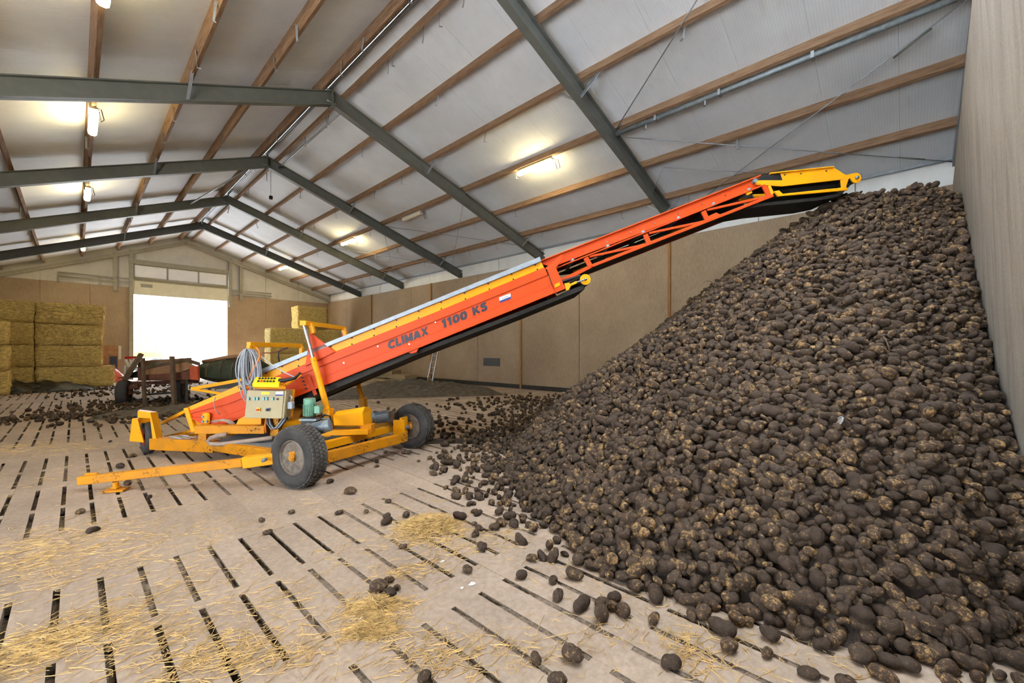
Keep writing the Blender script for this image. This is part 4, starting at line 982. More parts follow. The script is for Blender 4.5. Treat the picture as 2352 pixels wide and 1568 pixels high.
# heap surface: height of the pile over the floor
HC = (9.045, .286); HZT = 4.131
HT = np.radians([-60, 0, 30, 50, 68.6, 92, 115, 139.3, 158, 169.3, 175.8, 181.5, 185, 188, 200, 300])
HR = np.array([6.155, 7.716, 8.666, 8.535, 7.848, 6.342, 5.75, 6.105, 6.364, 6.618, 6.33, 6.2, 5.95, 5.5, 4.7, 5.83])
def heap_z(x, y):
    dx, dy = x-HC[0], y-HC[1]; r = np.hypot(dx, dy)+1e-9
    t = np.mod(np.arctan2(dy, dx)+np.pi/3, 2*np.pi)-np.pi/3
    Rt = np.interp(t, HT, HR); r0 = .1+.542*np.abs(np.cos(t+.944))**2
    z = HZT*(1-np.clip((r-r0)/(Rt-r0), 0, 1))**.95
    lump = .05*np.sin(2.1*x+.7*y)+.05*np.sin(1.7*y-1.1*x+1)+.03*np.sin(4.3*x+3.1*y)
    return z + lump*np.clip(z/1.0, 0, 1)
def near_yv(x, z): return -.743+(XW-x)*(.011+.0257*z/5.22)
# core surface under the potatoes
gx = np.arange(2.3, XW+.01, .12); gy = np.arange(-.8, 9.0, .12)
GXm, GYm = np.meshgrid(gx, gy); GZ = heap_z(GXm, GYm)-.035
GYc = np.maximum(GYm, near_yv(GXm, GZ)+.01); GXc = np.minimum(GXm, XW-.03)
GZ = np.where(GZ < -.02, -.09, GZ)
vtx = np.stack([GXc, GYc, GZ], -1).reshape(-1, 3); nx_ = len(gx); ny_ = len(gy)
ii, jj = np.meshgrid(np.arange(nx_-1), np.arange(ny_-1)); a0 = (jj*nx_+ii).ravel()
quads = np.stack([a0, a0+1, a0+1+nx_, a0+nx_], -1)
quads = quads[(GZ.ravel()[quads] > -.05).any(1)]
heap = empty('potato_heap', kind='stuff', label='huge heap of dark soil-covered potatoes piled against the end wall', cat='potato heap')
raw('heap_core', vtx, quads, 'heap_soil', heap)

# candidate potatoes on the surface
sp_ = .068
cand = []
def layer(spacing, depth, jit):
    xs = np.arange(2.3, XW-.04, spacing); ys = np.arange(-.78, 8.6, spacing*.866)
    X, Y = np.meshgrid(xs, ys); X = X+(np.arange(len(ys)) % 2)[:, None]*spacing/2
    X = X.ravel()+rng.normal(0, jit, X.size); Y = Y.ravel()+rng.normal(0, jit, Y.size)
    # thin out so density follows the sloping surface
    Z = heap_z(X, Y); rad = np.clip(rng.lognormal(math.log(.0375), .24, X.size), .024, .06)
    k = (Z > .0) & (Y-rad*.8 > near_yv(X, Z)) & (X+rad < XW)
    X, Y, Z, rad = X[k], Y[k], Z[k], rad[k]
    zz = np.maximum(Z+rng.normal(0, .02, len(Z))-depth, rad*.75)
    return np.stack([X, Y, zz], -1), rad
P1, r1 = layer(sp_, .02, .022)
P1b, r1b = layer(sp_*1.05, .0, .03)                # extra potatoes where the heap comes close to the front
kb = (sy*P1b[:, 0]+cy*P1b[:, 1] < 4.6) & (P1b[:, 2] > .12); P1 = np.concatenate([P1, P1b[kb]]); r1 = np.concatenate([r1, r1b[kb]*.92])
P2, r2_ = layer(sp_*1.45, -.035, .03)
k2 = P2[:, 2] > .25; P2, r2_ = P2[k2], r2_[k2]*1.05
# scattered skirt at the foot of the heap
th_ = rng.uniform(np.radians(60), np.radians(187), 2600); Rt = np.interp(th_, HT, HR)
ext = np.interp(np.degrees(th_), [60, 90, 115, 140, 158, 170, 187], [1.1, 1.0, .85, .75, .35, .3, .25])
rr = Rt-.15+rng.exponential(1, len(th_))*ext*.42
X, Y = HC[0]+rr*np.cos(th_), HC[1]+rr*np.sin(th_); rad = np.clip(rng.lognormal(math.log(.0375), .24, len(X)), .024, .06)
k = (X < XW-.1) & (Y-rad*.9 > near_yv(X, .05)) & (rr < Rt+ext*1.6)
P3 = np.stack([X, Y, np.maximum(heap_z(X, Y), 0)+rad*.8], -1)[k]; r3 = rad[k]
order = np.argsort(P3[:, 0]); keep = []
grid = {}
for i in rng.permutation(len(P3)):
    c = (int(P3[i, 0]/.09), int(P3[i, 1]/.09))
    if any(np.hypot(*(P3[j, :2]-P3[i, :2])) < (r3[i]+r3[j])*.85 for dx in (-1, 0, 1) for dy in (-1, 0, 1) for j in grid.get((c[0]+dx, c[1]+dy), ())): continue
    grid.setdefault(c, []).append(i); keep.append(i)
P3, r3 = P3[keep], r3[keep]
# flat apron of potatoes along the end wall
X = rng.uniform(2.95, 6.2, 900); Y = rng.uniform(-.75, .25, 900); rad = np.clip(rng.lognormal(math.log(.04), .24, 900), .026, .062)
k = (Y-rad*.9 > near_yv(X, .1)) & (Y < .1+(X-2.95)*.3) & (heap_z(X, Y) < .12)
P4 = np.stack([X, Y, np.maximum(heap_z(X, Y), 0)+rad*.8+rng.uniform(0, .1, 900)*np.clip((X-3.2)/1.0, 0, 1)], -1)[k]; r4 = rad[k]
e_ = 1e-3; Nz = np.stack([-(heap_z(P2[:, 0]+e_, P2[:, 1])-heap_z(P2[:, 0]-e_, P2[:, 1]))/(2*e_), -(heap_z(P2[:, 0], P2[:, 1]+e_)-heap_z(P2[:, 0], P2[:, 1]-e_))/(2*e_), np.ones(len(P2))], -1)
vis2 = (Nz*(np.array([0, 0, CAM_H+.3])-P2)).sum(1) > -.5
P2, r2_ = P2[vis2], r2_[vis2]
PP = np.concatenate([P1, P2, P3, P4]); RR = np.concatenate([r1, r2_, r3, r4])
# drop what the conveyor's caster or the visible front strip of floor needs free: potatoes listed one by one below stand there
LOOSE = [(2.13, 4.509, 0.053), (2.132, 5.069, 0.038), (2.866, 5.284, 0.03), (2.973, 5.491, 0.034), (2.744, 5.809, 0.036), (3.52, 5.658, 0.039), (3.586, 5.607, 0.042), (3.994, 5.282, 0.035), (3.897, 5.315, 0.027), (3.932, 5.114, 0.032), (4.086, 5.189, 0.027), (3.731, 5.011, 0.047), (3.609, 5.097, 0.035), (3.426, 5.11, 0.023), (4.299, 5.088, 0.05), (4.152, 4.903, 0.036), (3.843, 4.701, 0.055), (4.567, 5.204, 0.045), (4.415, 4.936, 0.04), (3.354, 4.664, 0.043), (3.348, 4.578, 0.03), (3.181, 4.414, 0.045), (3.343, 4.415, 0.054), (3.272, 4.378, 0.029), (3.675, 4.22, 0.028), (3.444, 3.94, 0.024), (3.209, 4.043, 0.025), (2.962, 3.866, 0.027), (3.197, 3.755, 0.026), (3.037, 3.608, 0.041), (2.967, 3.676, 0.043), (2.841, 3.533, 0.048), (2.947, 3.435, 0.048), (3.054, 3.389, 0.045), (3.01, 3.297, 0.025), (2.821, 3.271, 0.036), (3.116, 3.045, 0.045), (3.594, 3.559, 0.042), (3.52, 3.316, 0.04), (3.375, 3.311, 0.018), (1.782, 4.025, 0.031), (1.982, 3.863, 0.028), (2.272, 3.956, 0.033), (2.2, 3.495, 0.043), (1.983, 3.477, 0.044), (2.053, 3.595, 0.036), (2.512, 3.07, 0.051), (1.832, 2.957, 0.026), (2.723, 3.091, 0.031), (2.708, 3.021, 0.037), (2.513, 2.863, 0.026), (2.479, 2.765, 0.034), (2.376, 2.691, 0.038), (2.245, 2.462, 0.043), (1.956, 2.297, 0.037), (2.589, 2.673, 0.045), (2.687, 2.68, 0.055), (2.75, 2.581, 0.052), (2.951, 2.652, 0.035), (2.878, 2.59, 0.032), (2.843, 2.492, 0.039), (2.766, 2.109, 0.037), (2.892, 2.146, 0.035), (3.016, 2.063, 0.047), (2.933, 1.998, 0.045), (3.011, 1.963, 0.03), (2.818, 1.849, 0.056), (2.635, 1.933, 0.028), (2.599, 1.778, 0.054), (2.603, 1.678, 0.042), (2.735, 1.738, 0.017), (2.728, 1.653, 0.05), (2.624, 1.578, 0.033), (2.805, 1.591, 0.05), (2.705, 1.479, 0.05), (2.792, 1.443, 0.025), (2.852, 1.503, 0.047), (2.985, 1.507, 0.054), (2.761, 1.349, 0.049), (2.945, 1.254, 0.064), (2.909, 1.106, 0.036), (2.161, 1.96, 0.04), (2.277, 1.764, 0.033), (2.148, 1.629, 0.041), (2.571, 1.162, 0.059), (2.282, 1.379, 0.04), (2.37, 1.346, 0.044), (2.281, 1.314, 0.037), (2.282, 1.231, 0.049), (1.399, 2.549, 0.047), (1.493, 2.594, 0.031), (1.424, 2.449, 0.037), (1.49, 2.478, 0.023), (1.631, 1.38, 0.032), (1.773, 1.247, 0.051), (1.167, 1.694, 0.031), (1.603, 1.22, 0.036), (2.075, 0.86, 0.043)]
LOOSE_OWN = {0: 'round potato lying alone on bare floor in front of the big front wheel', 36: 'lone dark potato midway between bright straw tuft and heap', 43: 'oval potato on a slot just above the bright straw tuft', 44: 'lower potato of the touching pair between front wheel and bright straw tuft', 45: 'upper potato of the touching pair between front wheel and bright straw tuft', 46: 'round potato at the upper edge of the bright straw tuft', 47: 'small dark potato over a slot at the lower edge of the bright straw tuft', 53: 'speckled potato lying beside a slot to the heap side of the bright straw tuft', 54: 'brown oblong potato on scattered straw below the bright straw tuft', 66: 'large flat potato at the top of the loose group before the heap', 67: 'small round dark potato at the conveyor side of the loose group before the heap', 79: 'long kidney-shaped potato at the very edge of the heap foot', 81: 'lone oval potato at the end of a slot in the middle of the floor', 82: 'golden-brown egg-shaped potato lying on a slot above a darker one', 83: 'dark egg-shaped potato just below the golden-brown one on the slot', 84: 'big dark potato standing alone in front of the middle of the heap foot', 85: 'potato on the conveyor side of the tight cluster of four before the heap', 86: 'farthest potato of the tight cluster of four before the heap', 87: 'middle potato of the tight cluster of four before the heap', 88: 'roundest, nearest potato of the tight cluster of four before the heap', 89: 'largest of the four potatoes huddled at the loose straw tuft', 90: 'uppermost of the four potatoes huddled at the loose straw tuft', 91: 'lowest, dark one of the four potatoes huddled at the loose straw tuft', 92: 'smallest golden-brown one of the four potatoes huddled at the loose straw tuft', 93: 'upright small potato near the bottom edge beside a bigger round one', 94: 'big round potato lying on a slot near the bottom edge of the picture', 95: 'potato cut by the bottom edge below the loose straw tufts', 96: 'potato cut by the bottom edge below the big round one', 97: 'long potato resting on a sprig of straw near the bottom edge'}
LOOSE2 = [(2.788, 0.964, 0.049), (2.516, 0.754, 0.059), (2.591, 0.717, 0.027), (2.402, 0.684, 0.045), (2.648, 0.548, 0.047), (2.498, 0.527, 0.031), (2.808, 0.558, 0.052), (2.8, 0.757, 0.043), (2.794, 0.674, 0.055), (2.926, 0.645, 0.051), (2.707, 0.665, 0.033), (2.679, 0.72, 0.043), (2.894, 0.499, 0.058), (3.036, 0.511, 0.08), (2.973, 0.415, 0.046), (2.942, 0.315, 0.064), (2.805, 0.163, 0.059), (2.939, 0.123, 0.025), (2.848, 0.07, 0.042), (2.967, 0.077, 0.025), (2.872, 0.003, 0.049), (2.714, 0.081, 0.043), (2.478, 0.346, 0.037), (2.524, 0.204, 0.043), (2.909, 1.106, 0.036), (3.143, 1.061, 0.046)]
LOOSE2_OWN = {}
LOOSE3 = [(0.034, 5.894, 0.034), (0.112, 5.206, 0.037), (0.424, 7.79, 0.05), (0.437, 6.764, 0.04), (0.557, 5.956, 0.027), (0.595, 8.446, 0.043), (1.207, 4.376, 0.028), (1.157, 4.041, 0.029), (1.467, 4.387, 0.031), (1.847, 5.149, 0.02), (1.955, 5.16, 0.036), (3.352, 5.914, 0.026), (0.427, 10.113, 0.026), (1.784, 6.395, 0.034)]
LOOSE3_OWN = {0: 'small potato on bare floor closest to the picture edge, below the drawbar tip', 1: 'potato at the lower end of a slot below the drawbar tip', 2: 'potato lying just behind the free half of the drawbar', 3: 'small potato right behind the foot plate of the drawbar', 4: 'crushed-looking small potato just below the drawbar foot plate', 5: 'small potato on the floor close to the small caster wheel', 6: 'small potato on bare floor a little above the one at the slot end', 7: 'dark round potato at the upper end of a slot below the front wheel', 8: 'flat brown potato on bare floor below the front wheel', 9: 'tiny potato right under the front wheel', 10: 'reddish potato pressed against the foot of the front wheel'}
allx = np.array([p[:2] for p in LOOSE+LOOSE2+LOOSE3])
def clear_of_loose(P, rad):
    d = np.sqrt(((P[:, None, :2]-allx[None])**2).sum(-1)).min(1); return d > .1
l_, f_ = cy*PP[:, 0]-sy*PP[:, 1], sy*PP[:, 0]+cy*PP[:, 1]
in_front_strip = (PP[:, 2] < .14) & (heap_z(PP[:, 0], PP[:, 1]) < .02) & (f_ < 4.2)
keepm = ~(in_front_strip & ((rng.random(len(PP)) < .35) | ~clear_of_loose(PP, RR)))
PP, RR, l_, f_ = PP[keepm], RR[keepm], l_[keepm], f_[keepm]
pxs = 1176+952.69*l_/np.maximum(f_, .1); pys = 806-952.69*(PP[:, 2]-CAM_H)/np.maximum(f_, .1)
inview = (f_ > .8) & (pxs > -20) & (pxs < 2370) & (pys < 1590)
surf = PP[:, 2] > np.maximum(heap_z(PP[:, 0], PP[:, 1]), 0)-.005
appar = np.where(inview & surf, RR*952/np.maximum(f_, .3), 0)
n_loose = len(LOOSE)+len(LOOSE2)+len(LOOSE3)
ind = np.argsort(-appar)[:max(0, 298-n_loose)]
mask = np.ones(len(PP), bool); mask[ind] = False
ROT = rand_rots(len(PP), .45)
near = mask & (f_ < 3.5) & inview
far = mask & ~near
v_, fc_ = scatter_mesh(PP[near], RR[near], ROT[near], 3, 100); tag(raw('heap_potatoes', v_, fc_, 'potato_heap_skin', heap), kind='stuff')
v_, fc_ = scatter_mesh(PP[far], RR[far], ROT[far], 2, 100); tag(raw('heap_potatoes', v_, fc_, 'potato_heap_skin', heap), kind='stuff')
POT = []
for k in range(NV):
    p, f = potato_shape(100+k, 4)
    me = bpy.data.meshes.new('potato'); me.from_pydata(p.tolist(), [], f.tolist()); me.polygons.foreach_set('use_smooth', [True]*len(f)); me.materials.append(MAT['potato_skin']); POT.append(me)
POT_CO = {me.name: np.array([v.co[:] for v in me.vertices]) for me in POT}
def potato(x, y, z, r, rot, label, group, name='potato'):
    o = bpy.data.objects.new(name, POT[rnd.randrange(NV)]); COL.objects.link(o)
    o.location = (x, y, z); o.scale = (r, r, r)
    o.rotation_euler = rot if isinstance(rot, Euler) else Matrix(rot.tolist()).to_euler()
    return tag(o, label, 'potato', group)
for i in ind:
    low = heap_z(PP[i, 0], PP[i, 1]) < .35
    potato(*PP[i], RR[i], ROT[i], 'soil-crusted potato lying in the front foot of the big heap' if low else 'soil-crusted potato on the slope of the big heap near the front',
           'potatoes in the foot of the heap' if low else 'potatoes on the near slope of the heap')
def floor_potato(x, y, r, label, group):
    e = Euler((rnd.uniform(-.35, .35), rnd.uniform(-.2, .2), rnd.uniform(0, 6.28)))
    me_r = r*.93
    o = potato(x, y, me_r*.8, me_r, e, label, group)
    lowest = float((POT_CO[o.data.name] @ np.array(e.to_matrix())[2]).min())*me_r
    o.location.z = -lowest-.002
    return o
for i, p in enumerate(LOOSE): floor_potato(*p, LOOSE_OWN.get(i, 'loose potato lying on the bare slatted floor between conveyor and heap'), 'loose potatoes on the floor before the heap')
for p in LOOSE2: floor_potato(*p, 'large loose potato that rolled just clear of the heap front', 'large potatoes in front of the heap')
for i, p in enumerate(LOOSE3): floor_potato(*p, LOOSE3_OWN.get(i, 'small loose potato lying on the floor around the drawbar and wheels'), 'potatoes around the drawbar')
# spilled potatoes far behind the machine, too small to pick apart
def spill(c, n, sx, sy_, ang, rmin=.03, rmax=.06):
    u = rng.normal(0, 1, (n, 2))*np.array([sx, sy_]); ca, sa = math.cos(ang), math.sin(ang)
    x = c[0]+u[:, 0]*ca-u[:, 1]*sa; y = c[1]+u[:, 0]*sa+u[:, 1]*ca; r = rng.uniform(rmin, rmax, n)
    return np.stack([x, y, r*.75], -1), r
SPL = [spill((0.558, 14.79), 240, 1.5, .35, 0), spill((0.22, 15.586), 60, 1.4, .9, 0), spill((0.861, 24.547), 200, 2.0, .5, .1), spill((1.462, 17.068), 260, .9, .7, 0), spill((1.851, 21.608), 120, 1.6, .8, 0), spill((-0.73, 13.873), 22, .9, 1.0, 0),
       spill((6.78, 7.235), 120, 1.6, 1.0, -.8), spill((10.404, 8.808), 150, 1.6, .7, -.3), spill((4.928, 6.222), 46, .8, .4, -.7), spill((8.953, 8.424), 90, 2.2, 1.4, -.5), spill((5.226, 5.348), 70, .5, .5, 0), spill((1.685, 13.086), 60, .9, .4, 0)]
SP_, SR_ = np.concatenate([a for a, b in SPL]), np.concatenate([b for a, b in SPL])
hm = (heap_z(SP_[:, 0], SP_[:, 1]) < .05) & (SP_[:, 0] < XW-.1) & (SP_[:, 0] > -3.5) & (SP_[:, 1] < YF-.2)
wdist = np.minimum(np.hypot(SP_[:, 0]-1.95, SP_[:, 1]-5.21), np.hypot(SP_[:, 0]-3.87, SP_[:, 1]-5.94)) > .42
SP_, SR_ = SP_[hm & wdist], SR_[hm & wdist]
v_, fc_ = scatter_mesh(SP_, SR_, rand_rots(len(SP_), .2), 2, 100)
sp_o = raw('spilled_potatoes', v_, fc_, 'potato_heap_skin'); tag(sp_o, 'small dark potatoes spilled over the floor behind the conveyor', 'spilled potatoes', kind='stuff')
# dry stalks on the heap and a small lid
for i, (x, y, L) in enumerate(((5.2, 1.2, .5), (5.6, .5, .4), (6.6, 2.0, .35), (4.6, 2.4, .3), (7.6, 1.6, .4), (5.0, .1, .45), (8.3, .5, .3), (6.2, -.05, .4))):
    z = float(heap_z(np.array(x), np.array(y)))+.05
    pts = [(x+rnd.uniform(-.03, .03)+L*t*math.cos(i*1.3)*.7, y+L*t*math.sin(i*1.3), z+.08*math.sin(3*t)+t*.12+rnd.uniform(-.01, .01)) for t in (0, .25, .5, .75, 1)]
    tag(MB().tube(pts, [.007, .006, .005, .004, .003], 6).build('dry_stalk', 'twig', None, True), 'thin dry potato stalk sticking out of the heap', 'stalk', 'dry stalks on the heap')
lx, ly = 4.05, .37
lid = empty('jar_lid', (lx, ly, float(heap_z(np.array(lx), np.array(ly)))+.1), label='small round pale jar lid among the potatoes of the heap', cat='lid')
lid.rotation_euler = (-.9, -.6, 0)
MB().lathe([(0, .045), (0, .05), (.012, .05), (.012, .045)], (0, 0, 0), (0, 0, 1), 24, closed=True).build('rim', 'galvanised', lid, True)
MB().lathe([(0, .046), (.003, .046)], (0, 0, 0), (0, 0, 1), 24).build('disc', 'hose_brown', lid)

# ------------------------------------------------------------------ straw on the floor
def straw_mesh(name, specs, mat, parent=None, zlift=0):
    vs, fs = [], []; o = 0
    for (x, y, z, ang, L, w, bend, tilt) in specs:
        d = np.array([math.cos(ang), math.sin(ang), tilt]); s2 = np.array([-math.sin(ang), math.cos(ang), 0.0])
        c = np.array([x, y, z]); pts = [c-d*L/2, c+s2*bend, c+d*L/2]
        for p in pts:
            vs += [p-s2*w/2, p+s2*w/2, p+np.array([0, 0, w*.8])]
        for k in range(2):
            b = o+3*k
            fs += [(b, b+3, b+5, b+2), (b+1, b+2, b+5, b+4), (b, b+1, b+4, b+3)]
        o += 9
    return raw(name, np.array(vs), np.array(fs), mat, parent, False)
def patch_specs(patches, main=.0, spread=.7, lmin=.03, lmax=.2, w=(.0018, .004), zmax=.004):
    out = []
    for (x, y, sx, sy_, n) in patches:
        for _ in range(n):
            # patch axes follow the rows of slats
            u, v2 = rng.normal(0, .55), rng.normal(0, .55)
            xx, yy_ = x+u*sx*cy+v2*sy_*sy, y-u*sx*sy+v2*sy_*cy
            if heap_z(np.array(xx), np.array(yy_)) > .02: continue
            h = max(0, 1-(u*u+v2*v2)/1.2)
            out.append((xx, yy_, .003+rng.uniform(0, zmax)*h, rng.normal(main, spread), rng.uniform(lmin, lmax)*rng.uniform(.5, 1), rng.uniform(*w), rng.normal(0, .012), rng.normal(0, .04)))
    return out
PATCHES = [(-0.255, 4.844, 0.562, 0.611, 420), (0.11, 4.507, 0.668, 0.476, 330), (-0.183, 5.295, 0.516, 0.368, 160), (-0.178, 3.378, 0.277, 0.295, 460), (0.014, 3.424, 0.298, 0.267, 300), (0.262, 3.059, 0.313, 0.28, 180), (0.413, 2.666, 0.314, 0.228, 200), (0.616, 2.542, 0.277, 0.228, 160), (0.806, 2.341, 0.277, 0.197, 150), (0.502, 3.542, 0.471, 0.332, 130), (0.898, 2.912, 0.418, 0.322, 120), (0.358, 5.244, 0.812, 0.539, 110), (0.819, 4.486, 0.618, 0.388, 70), (1.276, 2.384, 0.242, 0.137, 380), (1.177, 2.199, 0.149, 0.07, 260), (1.678, 2.625, 0.286, 0.155, 130), (2.154, 2.608, 0.388, 0.209, 150), (2.54, 2.546, 0.264, 0.256, 70), (1.314, 1.806, 0.3, 0.195, 190), (1.6, 1.505, 0.346, 0.191, 110), (2.234, 0.836, 0.138, 0.173, 120), (2.415, 0.74, 0.285, 0.227, 70), (2.1, 1.226, 0.373, 0.229, 70), (2.559, 1.786, 0.389, 0.319, 50), (-0.452, 10.363, 1.286, 0.557, 420), (-0.689, 13.098, 1.073, 1.182, 120), (-0.157, 7.698, 0.816, 0.794, 90), (0.8, 6.21, 1.019, 0.502, 60), (1.523, 3.272, 0.529, 0.321, 60), (2.548, 1.173, 0.557, 0.246, 50), (2.742, 0.301, 0.346, 0.24, 50), (1.882, 4.454, 0.93, 0.57, 40), (3.851, 3.474, 0.816, 0.719, 40), (2.491, 3.813, 0.698, 0.4, 40)]
straw_o = straw_mesh('loose_straw', patch_specs(PATCHES, 0.05, .75), 'straw')
tag(straw_o, 'pale yellow straw stalks strewn thinly across the slatted floor', 'straw', kind='stuff')
CLUMPS = [(2.195, 3.115, 0.259, 0.225, 2200)]; x, y, sx, sy_, n = CLUMPS[0]
sp2 = patch_specs([(x, y, sx*1.0, sy_*1.0, n)], 0, 1.2, .04, .15, (.0018, .0036), .12)
tag(straw_mesh('straw_clump', sp2, 'straw'), 'compact tuft of bright straw on the floor in front of the conveyor wheel', 'straw clump', kind='stuff')
CL2 = [(1.316, 2.405, 0.126, 0.085, 420), (1.167, 2.231, 0.115, 0.055, 380)]
tag(straw_mesh('straw_clump', patch_specs([CL2[0]], .2, 1.0, .04, .17, (.0015, .003), .035), 'straw'), 'loose tuft of straw beside the group of four potatoes', 'straw clump', kind='stuff')
tag(straw_mesh('straw_clump', patch_specs([CL2[1]], .2, 1.0, .04, .16, (.0015, .003), .035), 'straw'), 'flat tuft of straw on the floor just below the four potatoes', 'straw clump', kind='stuff')

# ------------------------------------------------------------------ straw bales
def bale(name, x0, x1, y0, y1, z0, z1, label, group, seed, fuzz=260):
    g = MB(); r = np.random.default_rng(seed); step = .16
    def face(o, u, v2, nu, nv):
        pts = []; 
        for i in range(nu+1):
            for j in range(nv+1): pts.append([o[k]+u[k]*i/nu+v2[k]*j/nv for k in range(3)])
        g.add(pts, [(i*(nv+1)+j, (i+1)*(nv+1)+j, (i+1)*(nv+1)+j+1, i*(nv+1)+j+1) for i in range(nu) for j in range(nv)])
    dx, dy, dz = x1-x0, y1-y0, z1-z0; n = lambda d: max(2, int(d/step))
    face((x0, y0, z0), (dx, 0, 0), (0, 0, dz), n(dx), n(dz)); face((x0, y1, z0), (dx, 0, 0), (0, 0, dz), n(dx), n(dz))
    face((x0, y0, z0), (0, dy, 0), (0, 0, dz), n(dy), n(dz)); face((x1, y0, z0), (0, dy, 0), (0, 0, dz), n(dy), n(dz))
    face((x0, y0, z1), (dx, 0, 0), (0, dy, 0), n(dx), n(dy)); face((x0, y0, z0), (dx, 0, 0), (0, dy, 0), n(dx), n(dy))
    me = g.mesh(name); bm = bmesh.new(); bm.from_mesh(me); bmesh.ops.remove_doubles(bm, verts=bm.verts, dist=.002); bmesh.ops.recalc_face_normals(bm, faces=bm.faces)
    c = Vector(((x0+x1)/2, (y0+y1)/2, (z0+z1)/2))
    for v in bm.verts:
        d = v.co-c; q = Vector((abs(d.x)/(dx/2), abs(d.y)/(dy/2), abs(d.z)/(dz/2)))
        e = sorted(q)[1]; rd = max(0, e-.9)*.14                 # rounded arrises
        nrm = Vector((d.x if q.x > .99 else 0, d.y if q.y > .99 else 0, d.z if q.z > .99 else 0))
        if nrm.length: nrm.normalize()
        amt = float(r.normal(0, .014)) - rd + .02*math.sin(v.co.x*5+seed)*math.sin(v.co.z*7)
        if v.co.z < z0+.02: amt = min(amt, 0)
        v.co += nrm*amt
        v.co.z = min(max(v.co.z, z0+.001), z1-.002)
    bm.to_mesh(me); bm.free()
    root = mk(name, me, 'bale_straw', None, True); tag(root, label, 'straw bale', group)
    sp3 = []
    for _ in range(fuzz):
        s_ = r.random()
        if s_ < .55: p = (r.uniform(x0, x1), y0-.01, r.uniform(z0+.05, z1))
        elif s_ < .8: p = ((x1+.01) if x0 < 5 else (x0-.01), r.uniform(y0, y1), r.uniform(z0+.05, z1))
        else: p = (r.uniform(x0, x1), r.uniform(y0, y1), z1-.01)
        sp3.append((p[0], p[1], p[2], r.uniform(0, 6.28), r.uniform(.08, .2), .012, r.normal(0, .02), r.normal(0, .8)))
    tag(straw_mesh('stray_stalks', sp3, 'straw', root), kind='stuff')
    return root
yb_ = 26.4; lev = [0, .92, 1.84, 2.76, 3.66]
names = ['bottom', 'second', 'third', 'top']
for i in range(4):
    xr = .83 + (.40 if i == 0 else .03*i - .02)
    bale('straw_bale', -1.15, xr, yb_, yb_+1.2, lev[i]+.004*i, lev[i+1], ['straw bale in the bottom layer, jutting out past the stack towards the door', 'straw bale in the second layer up, door end of the big stack', 'straw bale in the third layer up, door end of the big stack', 'topmost straw bale at the door end of the big stack'][i], 'bales of the big straw stack', 10+i, 420)
    bale('straw_bale', -3.2, -1.17, yb_+.02, yb_+1.2, lev[i]+.004*i, lev[i+1]+.02, ['straw bale in the bottom layer, outer end of the big stack behind the black sheet', 'straw bale in the second layer up, outer end of the big stack', 'straw bale in the third layer up, outer end of the big stack', 'topmost straw bale at the outer end of the big stack'][i], 'bales of the big straw stack', 20+i, 200)
for i in range(3):
    bale('straw_bale', -3.3, -1.66-.02*i, 23.6, 24.8, lev[i]+.003*i, lev[i+1]-.06, ['straw bale at the bottom of the narrow front stack cut by the picture edge', 'middle straw bale of the narrow front stack cut by the picture edge', 'top straw bale of the narrow front stack cut by the picture edge'][i], 'bales of the front straw stack', 30+i, 160)
bale('straw_bale', 7.5, 9.9, 25.6, 26.8, 0, 1.45, 'lower straw bale behind the cable hanger, near the far corner', 'bales by the far corner', 41, 160)
bale('straw_bale', 7.52, 9.9, 25.62, 26.8, 1.455, 2.92, 'pale-lit straw bale in the middle behind the cable hanger', 'bales by the far corner', 42, 160)
bale('straw_bale', 9.95, 12.2, 27.2, 28.4, 0, 1.5, 'straw bale on the floor under the tall bale pile beside the far corner', 'bales by the far corner', 43, 60)
bale('straw_bale', 9.95, 12.2, 27.2, 28.4, 1.505, 3.0, 'straw bale carrying the highest bale beside the far corner', 'bales by the far corner', 44, 60)
bale('straw_bale', 9.5, 11.3, 27.2, 28.4, 3.01, 4.42, 'highest straw bale with sunlit end beside the far corner', 'bales by the far corner', 45, 160)

# ------------------------------------------------------------------ sheets, mounds and clutter
def blanket(name, cx, cy_, lx_, ly_, hfun, mat, rot=0, n=60, m=36):
    u, v2 = np.meshgrid(np.linspace(-1, 1, n), np.linspace(-1, 1, m)); z = hfun(u, v2)
    x = u*lx_; y = v2*ly_; ca, sa = math.cos(rot), math.sin(rot)
    vtx = np.stack([cx+x*ca-y*sa, cy_+x*sa+y*ca, z], -1).reshape(-1, 3)
    i, j = np.meshgrid(np.arange(n-1), np.arange(m-1)); a = (j*n+i).ravel()
    top = np.stack([a, a+1, a+1+n, a+n], -1)
    bot = vtx.copy(); bot[:, 2] = np.maximum(bot[:, 2]-.02, .0005)
    ring = np.concatenate([np.arange(n), np.arange(1, m)*n+n-1, np.arange(n-2, -1, -1)+(m-1)*n, np.arange(m-2, 0, -1)*n])
    nxt = np.roll(ring, -1); off = n*m
    side = np.stack([ring, ring+off, nxt+off, nxt], -1)
    return raw(name, np.concatenate([vtx, bot]), np.concatenate([top, top[:, ::-1]+off, side]), mat)
def edge(u, v2, p=2): return np.clip(1-np.abs(u)**p, 0, 1)*np.clip(1-np.abs(v2)**p, 0, 1)
wob = lambda u, v2, s: np.sin(5*u+3*v2+s)*.5+np.sin(9*u-4*v2+2*s)*.3+np.sin(17*u+11*v2+s*3)*.2
c_ = (-0.658, 26.148)
o = blanket('black_sheet', c_[0]-.3, 25.2, 1.6, 1.1, lambda u, v2: .01+edge(u, v2, 3)*np.clip(.22+.14*wob(u, v2, 1)+.5*np.exp(-((u+.62)**2/.06+(v2-.1)**2/.3))+.08*np.abs(np.sin(7*u+4*v2)), 0, 1), 'black_sheet')
tag(o, 'crumpled black plastic sheet lying in front of the big straw stack', 'plastic sheet')
c_ = (1.315, 29.371)
